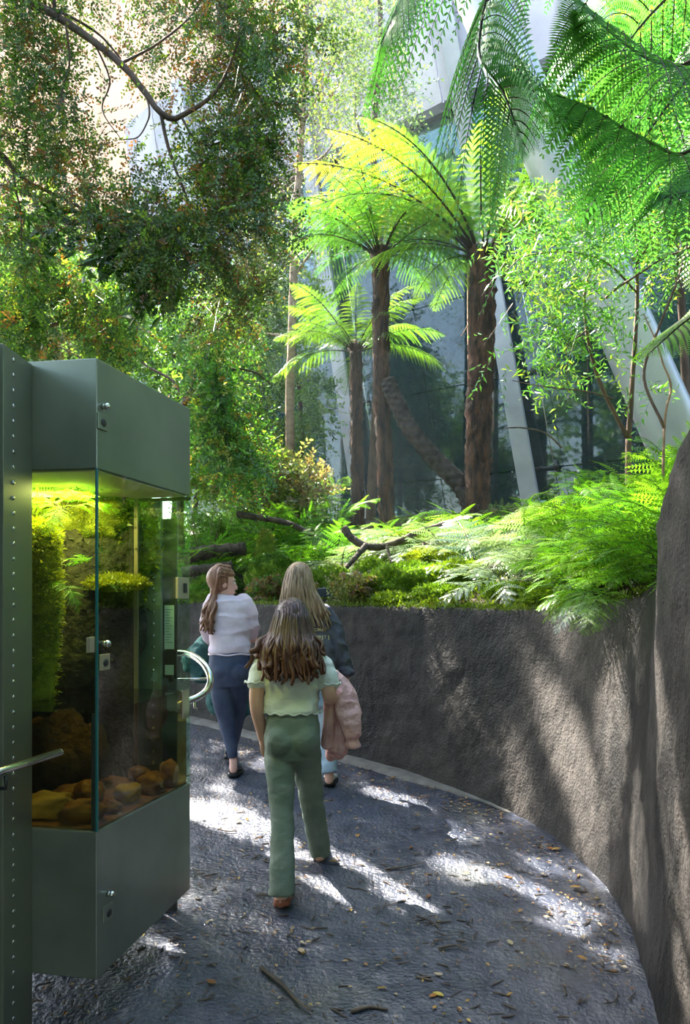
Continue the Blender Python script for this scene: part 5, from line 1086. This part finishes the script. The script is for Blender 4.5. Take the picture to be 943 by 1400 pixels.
# reddish and lime shrubs low at the left
for lb, px, Y, py, cols, sd in (('lime and orange leaved shrub beside the case window', 285, 8.3, 640, [(.30, .44, .05), (.36, .24, .06), (.18, .40, .04)], 41), ('reddish tinged shrub at the foot of the slim tree', 405, 9.0, 668, [(.30, .20, .12), (.26, .36, .09), (.40, .40, .16)], 42), ('bright leafy shrub between bushy tree and slim tree', 365, 9.0, 660, [(.22, .42, .04), (.36, .44, .05), (.12, .28, .03)], 43)):
    x = (px - CXP) / FPX * Y; t = tree(lb, x, Y, cat='shrub', name='shrub'); rng = np.random.default_rng(sd); mb = MB()
    for q in range(5): a = q * 1.26; limb_part(t, [np.array(t.location), np.array(t.location) + [math.cos(a) * .1, math.sin(a) * .1, .3], np.array(t.location) + [math.cos(a) * .25, math.sin(a) * .25, .7]], .008, .003, M['twigbark'], 'stem', 5, 8)
    cluster(mb, px, py, Y, 46, 46, .35, 260, 9, .06, .5, cols, [2, 1, 2], rng, tl=.22, droop=.3); foliage(mb, t)
# slender lance leaved trees at the right
t = tree('slender lance leaved tree with forked dark stems before the blade column', (859 - CXP) / FPX * 6.0, 6.0); rng = np.random.default_rng(26)
Y = 6.0; f0 = P(859, 600, Y)
ST = [([np.array(t.location), f0], .03, .022), ([f0, P(863, 539, Y), P(867, 478, Y), P(871, 409, Y), P(871, 340, Y), P(878, 240, Y)], .022, .010), ([f0, P(839, 563, Y), P(818, 518, Y), P(803, 460, Y), P(799, 401, Y), P(812, 360, Y), P(826, 325, Y), P(838, 270, Y)], .018, .006), ([P(803, 450, Y), P(780, 470, 5.9), P(749, 512, 5.8)], .007, .003),
      ([P(828, 407, Y), P(846, 392, 5.8), P(868, 378, 5.7), P(905, 354, 5.6), P(945, 338, 5.5)], .010, .006), ([P(870, 400, Y), P(830, 360, 5.9), P(780, 345, 5.8), P(720, 350, 5.7), P(690, 372, 5.6)], .009, .003), ([P(838, 545, Y), P(800, 535, 5.9), P(740, 528, 5.8), P(700, 520, 5.8)], .006, .003), ([P(872, 360, Y), P(905, 300, 5.9), P(943, 240, 5.8)], .009, .004), ([P(878, 260, Y), P(830, 200, 5.9), P(790, 170, 5.8)], .008, .003)]
for i, (pts, a, b_) in enumerate(ST): limb_part(t, pts, a, b_, M['twigbark'], 'trunk' if i == 0 else 'stem')
mb = MB(); RC = [(.10, .40, .06), (.18, .52, .08), (.07, .28, .05), (.32, .56, .08)]
for px, py, rx, ry, n in ((740, 400, 55, 35, 90), (790, 350, 60, 40, 130), (850, 300, 60, 50, 140), (910, 260, 50, 60, 150), (925, 340, 40, 40, 90), (760, 455, 45, 35, 80), (800, 420, 50, 35, 80), (720, 345, 40, 25, 60), (760, 520, 40, 20, 36), (840, 440, 30, 40, 36), (770, 300, 50, 40, 110), (860, 210, 60, 50, 110), (700, 300, 40, 30, 60), (880, 520, 30, 40, 20), (690, 480, 20, 20, 14)):
    cluster(mb, px, py, 5.8, rx, ry, .45, int(n * .62), 10, .062, .25, RC, [3, 3, 2, 1], rng, tl=.26, side=.7)
foliage(mb, t, M['glossleaf'])
t = tree('thin bare curved stem by the right edge before the blade column', (905 - CXP) / FPX * 5.2, 5.2, cat='stem', name='sapling')
limb_part(t, [np.array(t.location), P(908, 585, 5.2), P(917, 530, 5.2), P(906, 497, 5.2), P(898, 470, 5.2), P(880, 430, 5.2)], .010, .004, M['palebark'], 'stem'); limb_part(t, [P(908, 585, 5.2), P(880, 515, 5.3), P(900, 449, 5.3), P(926, 383, 5.3), P(940, 330, 5.3)], .011, .007, M['twigbark'], 'branch')
t = tree('light green tree filling the gap high at the right edge', 3.6, 8.4); rng = np.random.default_rng(27); mb = MB()
limb_part(t, [np.array(t.location), P(930, 400, 8.3), P(900, 200, 8.2), P(890, 0, 8.2)], .05, .02, M['twigbark'], 'trunk')
for px, py, rx, ry, n in ((900, 210, 60, 60, 240), (850, 150, 60, 50, 200), (930, 90, 50, 80, 260), (870, 40, 60, 60, 220), (800, 230, 50, 40, 130), (930, 300, 40, 50, 150), (760, 260, 40, 30, 90)): cluster(mb, px, py, 8.2, rx, ry, .6, n, 12, .07, .42, [(.14, .40, .05), (.24, .52, .08), (.38, .52, .07)], [2, 3, 1], rng, tl=.3)
foliage(mb, t)
t = tree('thin pale pole stem between the two tree fern trunks', (641 - CXP) / FPX * 9.6, 9.6, cat='stem', name='sapling'); limb_part(t, [np.array(t.location), P(643, 560, 9.6), P(641, 470, 9.6), P(640, 360, 9.6)], .026, .016, M['palebark'], 'stem')
limb_part(t, [P(642, 440, 9.6), P(630, 460, 9.6)], .008, .004, M['palebark'], 'branch')
# added forest beyond the glass, in place of the forest mirrored in it
GBg = 'added trees beyond the glass'
for k, (u, off, hgt, rr) in enumerate([(-7.5, 3.2, 6.5, 1.9), (-5.2, 2.2, 5.5, 1.7), (-3.2, 3.0, 7, 2.0), (-1.2, 2.2, 5.8, 1.8), (.6, 3.2, 7, 2.0), (2.4, 2.3, 5.8, 1.8), (4.2, 3.0, 6.5, 1.9), (6.2, 2.4, 6.0, 1.8), (-6.2, 5.5, 8.5, 2.6), (-2.2, 5.6, 8.5, 2.6), (1.6, 5.6, 8.5, 2.6), (5.2, 5.5, 8.5, 2.6)]):
    xy = FA + FD * u - FN * off; x, y = float(xy[0]), float(xy[1]); t = tree('added dark tree dim beyond the glass, ' + ('near' if k < 8 else 'far') + ' row, ' + ORD[k if k < 8 else k - 8] + ('' if k in (0, 8) else ' from left'), x, y, 2.6, GBg); rng = np.random.default_rng(300 + k); mb = MB()
    limb_part(t, [(x, y, 2.6), (x + .1, y, 5), (x - .05, y, 2.6 + hgt)], .13, .05, M['deadwood'], 'trunk', 9)
    n = 900; uu = rng.normal(0, 1, (n, 3)); uu /= np.linalg.norm(uu, axis=1)[:, None]; uu *= rng.uniform(.2, 1, (n, 1)) ** .5
    p = np.array([x, y, 2.6 + hgt * .52]) + uu * np.array([rr, rr * .7, hgt * .56]); d = rng.normal(0, 1, (n, 3)); d /= np.linalg.norm(d, axis=1)[:, None]
    leaves(mb, p, d, np.full(n, .6), 8, .24, .5, [(.03, .08, .03), (.05, .13, .04), (.09, .2, .05)], [2, 3, 2], rng); foliage(mb, t)
# unseen trees, added to shade the ramp and darken the facade reflections
SHP = ['with the highest crown, beyond the overhanging myrtle', 'behind the viewer at the left', 'straight behind the viewer', 'behind the viewer at the right', 'to the left of the riveted steel wall', 'to the right of the planter wall']
def big_tree(x, y, z0, crowns, n, L, sd, gap, cols=(DK, MD), group='unseen shade trees added above and behind the ramp'):
    t = thing('tree', 'unseen shade tree ' + SHP[sd - 401], 'tree', (x, y, z0), 0, group); rng = np.random.default_rng(sd); mb = MB()
    limb_part(t, [(x, y, z0), (x, y, z0 + 4), (x * .95 + crowns[0][0] * .05, y, crowns[0][2] * .8), (x * .8 + crowns[0][0] * .2, crowns[0][1], crowns[0][2])], .22, .08, M['deadwood'], 'trunk', 10)
    for cx, cy, cz, ax, ay, az_ in crowns:
        u = rng.uniform(-1, 1, (n, 3)); p = np.array([cx, cy, cz]) + u * [ax, ay, az_]; d = rng.normal(0, 1, (n, 3)) * [1, 1, .4]; d /= np.linalg.norm(d, axis=1)[:, None]
        leaves(mb, p, d, np.full(n, L * 2.2), 8, L, .55, list(cols), [1] * len(cols), rng, drop_gap=gap, tw_r=0, flat=.9)
    foliage(mb, t)
big_tree(-8.8, 11.0, 1.6, [(-6.4, 11.1, 12.9, 2.6, 3.0, .6)], 3400, .13, 401, True)
big_tree(-4.5, -4.0, -.4, [(-3.4, -3.6, 5.5, 2.4, 2.0, 3.0)], 1000, .3, 402, False); big_tree(.6, -6.5, -.6, [(.5, -6, 5.5, 2.6, 2.0, 3.4)], 1000, .3, 403, False); big_tree(5.0, -4.5, -.2, [(4.6, -4, 5.8, 2.4, 2.2, 3.0)], 1000, .3, 404, False); big_tree(-7.5, 2.5, .3, [(-6.8, 2.6, 5.5, 2.0, 2.6, 3.0)], 900, .3, 405, False)
big_tree(5.6, 2.0, 1.5, [(5.0, 2.0, 6.5, 1.8, 2.6, 2.6)], 900, .3, 406, False)
# ------------------------------------------------------------------ moss, rocks, logs, litter
MG0, MG1 = (.10, .22, .015), (.26, .42, .03)
def mound(label, px, Y, r, seed, n=5000, zo=.3, c0=MG0, c1=MG1, disp=.16, rz=0, mat=None, name='moss_mound', cat='moss', group=None):
    x = (px - CXP) / FPX * Y; z = garden_z(x, Y) + r[2] * zo; Mz = np.array([[math.cos(rz), -math.sin(rz), 0], [math.sin(rz), math.cos(rz), 0], [0, 0, 1]])
    b = MB(); b.ball((0, 0, 0), r, 40, 24, M=Mz, disp=disp, f=2.4, seed=seed, pw=.9); return mossy(name, b, label, cat, n, .020, mat or M['moss'], c0, c1, group, (x, Y, z))
mound('long dark green moss mound near the wall top, left of centre', 560, 6.25, (.33, .17, .15), 1, 9000, rz=-.2)
mound('round moss covered boulder beside the fallen dead branch', 508, 6.75, (.16, .14, .14), 2, 4500)
mound('bright yellow green moss hummock behind the long dark mound', 590, 6.75, (.26, .2, .12), 3, 6500, c0=(.18, .30, .015), c1=(.36, .48, .03))
mound('sunlit ridged moss patch right of the long mound', 632, 6.2, (.28, .15, .10), 4, 7000, c0=(.18, .30, .015), c1=(.36, .48, .03), rz=.3)
mound('large mossy boulder under the curved dead branch', 572, 7.35, (.34, .2, .19), 5, 8000, c0=(.08, .18, .012), c1=(.2, .34, .02))
mound('low moss strip along the wall top before the silver ferns', 700, 5.45, (.20, .08, .05), 6, 3500, rz=-.55)
mound('low moss strip at the bend of the wall top', 752, 5.0, (.20, .075, .05), 7, 3500, rz=-.9)
mound('small moss cushion on the wall edge at the foot of the long mound', 600, 5.85, (.20, .08, .06), 8, 3500, rz=-.6)
mound('moss cushion on the wall edge beside the yellow ground cover', 535, 6.0, (.17, .07, .05), 9, 3000, rz=-.6)
mound('dark mossy stump mound behind the girls', 372, 7.3, (.23, .18, .22), 10, 7000, c0=(.06, .15, .012), c1=(.16, .30, .02))
mound('flat moss mound left of the stump, behind the ponytailed girl', 295, 7.5, (.24, .15, .14), 11, 5000, c0=(.06, .16, .012), c1=(.16, .32, .02))
mound('moss bank at the wall edge beside the case', 275, 7.35, (.22, .12, .10), 12, 4000, c0=(.06, .18, .012), c1=(.15, .34, .02))
mound('moss hummock between stump and fair haired girl', 452, 6.9, (.2, .14, .12), 13, 4500, c0=(.08, .2, .012), c1=(.2, .38, .02))
mound('upright mossy tree stub behind the stump mound', 363, 7.55, (.085, .085, .26), 14, 2500, zo=.9, c0=(.16, .22, .02), c1=(.3, .36, .04), disp=.1)
rock_thing('rock', (*P(483, 0, 6.65)[:2], garden_z(*P(483, 0, 6.65)[:2]) + .05), (.12, .1, .09), M['rock'], 'grey mossy rock left of the mossy boulder', 'rock', None, seed=21)
rock_thing('rock', (*P(690, 0, 6.0)[:2], garden_z(*P(690, 0, 6.0)[:2]) + .03), (.13, .1, .08), M['rock'], 'grey rock half hidden under the silver ferns', 'rock', None, seed=22)
def deadwood(name, label, cat, pts, r0, r1, mat=None, subs=()):
    t = thing(name, label, cat, tuple(np.array(pts[0]))); limb_part(t, pts, r0, r1, mat or M['deadwood'], 'stem', 10, 40, .25)
    for s, a, b_ in subs: limb_part(t, s, a, b_, mat or M['deadwood'], 'branch', 8, 20, .2)
    return t
deadwood('branch', 'curved dead branch lying over the mossy boulders', 'branch', [P(470, 722, 7.0), P(484, 738, 6.95), P(509, 748, 6.9), P(539, 743, 6.95), P(570, 728, 7.0), P(608, 716, 7.1)], .035, .022, None, [([P(500, 746, 6.9), P(486, 762, 6.8), P(474, 776, 6.75)], .03, .018), ([P(528, 745, 6.9), P(534, 765, 6.8), P(538, 778, 6.75)], .014, .010)])
deadwood('branch', 'dark knobbly branch lying above the stump mound', 'branch', [P(325, 703, 8.2), P(345, 706, 8.15), P(369, 710, 8.1), P(398, 717, 8.05), P(430, 733, 8.0)], .035, .025)
deadwood('log', 'thick dark log with a mossy top by the case', 'log', [P(252, 762, 7.7), P(290, 754, 7.65), P(335, 750, 7.6)], .075, .06)
deadwood('log', 'second dark log under the first by the case', 'log', [P(250, 782, 7.55), P(290, 778, 7.5), P(318, 774, 7.5)], .055, .05)
deadwood('branch', 'mossy low branch at the foot of the thickest tree fern', 'branch', [P(578, 748, 6.9), P(610, 744, 6.95), P(645, 746, 7.0), P(672, 742, 7.1)], .04, .03)
deadwood('twig', 'thin arching twig in front of the glass, right of the steel post', 'twig', [P(768, 612, 6.6), P(745, 592, 6.6), P(715, 585, 6.6), P(690, 585, 6.6)], .008, .005)
sg = thing('plant_sign', 'small dark blue plant label standing at the wall top behind the girls', 'sign', tuple(P(443, 822, 6.35)))
bevel(MB().box((0, .0, .07), (.10, .012, .075), M=[[1, 0, 0], [0, .9, -.4], [0, .4, .9]]).build('label_plate', plain('slate_blue', (.05, .08, .11), .4), sg, False), .003); MB().box((0, .02, .02), (.012, .012, .12)).build('stake', M['darkmetal'], sg, False)
# leafy ground cover
for lb, px, Y, py, cols, n, rx, ry in (('yellow flushed ground cover tuft right of the fair haired girl', 485, 6.25, 803, [(.36, .36, .10), (.40, .24, .14), (.2, .32, .05)], 420, 34, 14), ('low ground cover with small round leaves behind the nearest girl', 372, 6.9, 806, [(.10, .26, .03), (.24, .28, .06), (.26, .12, .06)], 420, 32, 14), ('pale variegated ground cover under the silver ferns', 706, 5.6, 808, [(.40, .42, .40), (.22, .30, .2), (.5, .48, .46)], 330, 28, 14), ('brown leafed tuft at the edge of the wall, left of the sign', 425, 6.6, 812, [(.10, .20, .03), (.30, .16, .07)], 160, 22, 9)):
    x = (px - CXP) / FPX * Y; t = tree(lb, x, Y, cat='plant', name='ground_cover_plant'); mb = MB(); cluster(mb, px, py, Y, rx, ry, .16, n, 6, .026, .7, cols, [2, 1, 2][:len(cols)], np.random.default_rng(px), tl=.07, droop=.5); foliage(mb, t)
# moss fringe on the wall's cap
i = np.where((WX > -2) & (WY > 3.9))[0]; pts = []; rng = np.random.default_rng(77)
for k in i: pts.append(np.stack([WX[k] + WN[k, 0] * (.05 + BT[k]) + rng.normal(0, .03, 60), WY[k] + WN[k, 1] * (.05 + BT[k]) + rng.normal(0, .03, 60), np.full(60, WT[k] - .002)], 1))
pts = np.concatenate(pts); q = MB(); fuzz(q, pts, np.tile([0, 0, 1.0], (len(pts), 1)), 15000, .018, (.12, .22, .015), (.32, .40, .04)); o = q.build('moss_fringe', M['frond'], None, False); tag(o, 'yellow green moss fringe along the planter wall top', 'moss', kind='stuff')
# moss carpet and litter over the bed
def flat_leaves(mb, xy, zf, n, L, cols, rng, lift=.006):
    p = np.array([(x, y, zf(x, y) + lift) for x, y in xy]); n = len(p); a = rng.uniform(0, 6.28, n); d = np.stack([np.cos(a), np.sin(a), rng.normal(0, .12, n)], 1); s = np.stack([-np.sin(a), np.cos(a), rng.normal(0, .2, n)], 1); l = (L * rng.uniform(.5, 1.5, n))[:, None]
    V = np.stack([p - d * l * .5, p + s * l * .24 + [0, 0, .003], p + d * l * .5, p - s * l * .24 + [0, 0, .002]], 1).reshape(-1, 3); c = np.array(cols)[rng.integers(0, len(cols), n)] * rng.uniform(.6, 1.3, (n, 1)); mb.add(V, np.arange(4 * n).reshape(n, 4), np.repeat(c, 4, 0))
xy = np.stack([rng.uniform(-3, 3.2, 9000), rng.uniform(4.2, 10.5, 9000)], 1)
def out_d(x, y): d = np.hypot(WX - x, WY - y); j = int(d.argmin()); return (x - WX[j]) * WN[j, 0] + (y - WY[j]) * WN[j, 1]
xy = np.array([p for p in xy if out_d(*p) > .15]); mb = MB(); flat_leaves(mb, xy, garden_z, 0, .05, [(.10, .05, .02), (.18, .09, .035), (.06, .035, .02), (.05, .10, .015)], rng, .02); o = mb.build('leaf_litter', M['deadleaf'], None, False); tag(o, 'brown leaf litter strewn over the garden bed', 'litter', kind='stuff')
q = MB(); xs = xy[np.hypot(xy[:, 0] - .8, xy[:, 1] - 6.6) < 1.6]; b3 = np.array([(x, y, garden_z(x, y) + .01) for x, y in xs]); fuzz(q, np.repeat(b3, 8, 0) + rng.normal(0, .05, (len(b3) * 8, 3)) * [1, 1, .1], np.tile([0, 0, 1.0], (len(b3) * 8, 1)), 24000, .024, (.14, .26, .015), (.34, .44, .03)); o = q.build('moss_carpet', M['frond'], None, False); tag(o, 'bright moss carpet on the bed between the boulders', 'moss', kind='stuff')
# fallen leaves, bark and twigs on the ramp
def path_ok(x, y): j = int(np.hypot(WX - x, WY - y).argmin()); return (x - WX[j]) * WN[j, 0] + (y - WY[j]) * WN[j, 1] < -.04
LY = [(.50, .30, .06), (.58, .40, .10), (.40, .18, .05), (.55, .46, .28), (.22, .11, .04)]
cand = np.concatenate([np.stack([rng.uniform(-1.5, 1.3, 1700), rng.uniform(2.6, 6.6, 1700)], 1), np.stack([rng.normal(-.75, .22, 130), rng.normal(6.25, .12, 130)], 1)])
j = rng.integers(20, 120, 500); off = np.abs(rng.normal(.05, .14, 500)) + .05; cand = np.concatenate([cand, np.stack([WX[j] - WN[j, 0] * off, WY[j] - WN[j, 1] * off], 1)])
cand = np.array([p for p in cand if path_ok(*p)]); mb = MB(); flat_leaves(mb, cand, lambda x, y: gz(y) + .004, 0, .022, LY, rng); o = mb.build('fallen_leaves', M['deadleaf'], None, False); tag(o, 'tiny yellow leaves scattered over the wet ramp', 'leaves', kind='stuff')
mb = MB(); n_ = 0                                         # short dark twiglets and bark crumbs
for k in range(420):
    x, y = rng.uniform(-1.4, 1.25), 2.65 + abs(rng.normal(0, 1.3))
    if not path_ok(x, y): continue
    a = rng.uniform(0, 6.28); l = rng.uniform(.008, .035); d = np.array([math.cos(a), math.sin(a), .097 * math.sin(a)]); c = np.array([x, y, gz(y) + .006]); r = rng.uniform(.0015, .004)
    mb.tube([c - d * l, c + rng.normal(0, .003, 3) * [1, 1, .3], c + d * l], [r, r * 1.3, r * .6], 4)
o = mb.build('path_debris', M['deadwood'], None, False); tag(o, 'dark twiglets and bark crumbs scattered over the wet ramp', 'debris', kind='stuff')
lm = []
for k in range(5):
    a = np.linspace(0, 1, 6); wl_ = .25 * np.sin(a * math.pi) ** .8; V = np.concatenate([np.stack([-wl_, a - .5, .10 * np.abs(wl_) * 4 * .3 + .05 * np.sin(a * 3 + k)], 1), np.stack([0 * a, a - .5, .05 * np.sin(a * 3 + k)], 1), np.stack([wl_, a - .5, .12 * wl_ + .05 * np.sin(a * 3 + k)], 1)])
    F = np.array([[i, i + 1, i + 7, i + 6] for i in range(5)] + [[6 + i, 7 + i, 13 + i, 12 + i] for i in range(5)]); lm.append(MB().add(V, F, LY[k]).mesh('fallen_leaf', M['deadleaf']))
LC_ = ['ochre', 'golden yellow', 'rust brown', 'pale straw', 'dark brown']; spots = []
for k in range(30):
    for _ in range(50):
        x, y = rng.uniform(-1.1, 1.2), rng.uniform(2.75, 5.6)
        if path_ok(x, y): break
    spots.append((CXP + x / y * FPX, y, x))
lbs = row_labels(spots, 'fallen leaf flat on the wet ramp, %s row, %s', [(3.2, 'front'), (3.75, 'second'), (4.4, 'third'), (5.0, 'fourth'), (9, 'farthest')])
for k, (_, y, x) in enumerate(spots):
    o = link('fallen_leaf', lm[k % 5], None, (x, y, gz(y) + .012)); s = rng.uniform(.035, .06); o.scale = (s, s, s); o.rotation_euler = (.097, 0, rng.uniform(0, 6.28)); tag(o, LC_[k % 5] + ' ' + lbs[k], 'leaf', 'larger fallen leaves on the ramp')
def ground_stick(label, pix, r, name='stick', cat='stick'):
    p = [on_path(*q) + [0, 0, r * 1.2] for q in pix]; t = MB(); t.tube(smooth_path(p, 16), np.linspace(r, r * .5, 16), 7, flat=.6, wob=.25, seed=r * 500); o = t.build(name, M['deadwood'], None, True); tag(o, label, cat); return o
ground_stick('long strip of brown bark on the ramp near the front', [(357, 1328), (385, 1350), (405, 1372), (427, 1388)], .012, 'bark_strip', 'bark')
ground_stick('thin twig on the ramp right of the nearest girl', [(527, 1191), (555, 1187), (580, 1181)], .008, 'twig', 'twig')
ground_stick('short dark twig on the ramp left of the nearest girl', [(298, 1136), (312, 1139), (324, 1138)], .008, 'twig', 'twig')
ground_stick('dark twig clump at the front of the ramp', [(480, 1388), (505, 1382), (530, 1386)], .012, 'twig', 'twig')
ground_stick('twig lying right of the centre of the ramp', [(570, 1255), (590, 1263), (603, 1272)], .008, 'twig', 'twig')
ground_stick('small twig near the right foot of the wall', [(600, 1300), (622, 1296), (640, 1302)], .009, 'twig', 'twig')

# ------------------------------------------------------------------ damp haze over the garden
hm = bpy.data.materials.new('haze'); hm.use_nodes = True; hn = hm.node_tree.nodes; hn.remove(hn['Principled BSDF'])
hv = hn.new('ShaderNodeVolumeScatter'); hv.inputs['Color'].default_value = (.70, .92, 1, 1); hv.inputs['Density'].default_value = 0.0035; hv.inputs['Anisotropy'].default_value = 0.35
hm.node_tree.links.new(hv.outputs[0], hn['Material Output'].inputs['Volume'])
hz_ = MB().box((0, 9.9, 6.0), (13, 7.0, 12)).build('haze', hm, None, False); tag(hz_, 'thin bluish damp haze hanging over the garden', 'haze', kind='stuff')
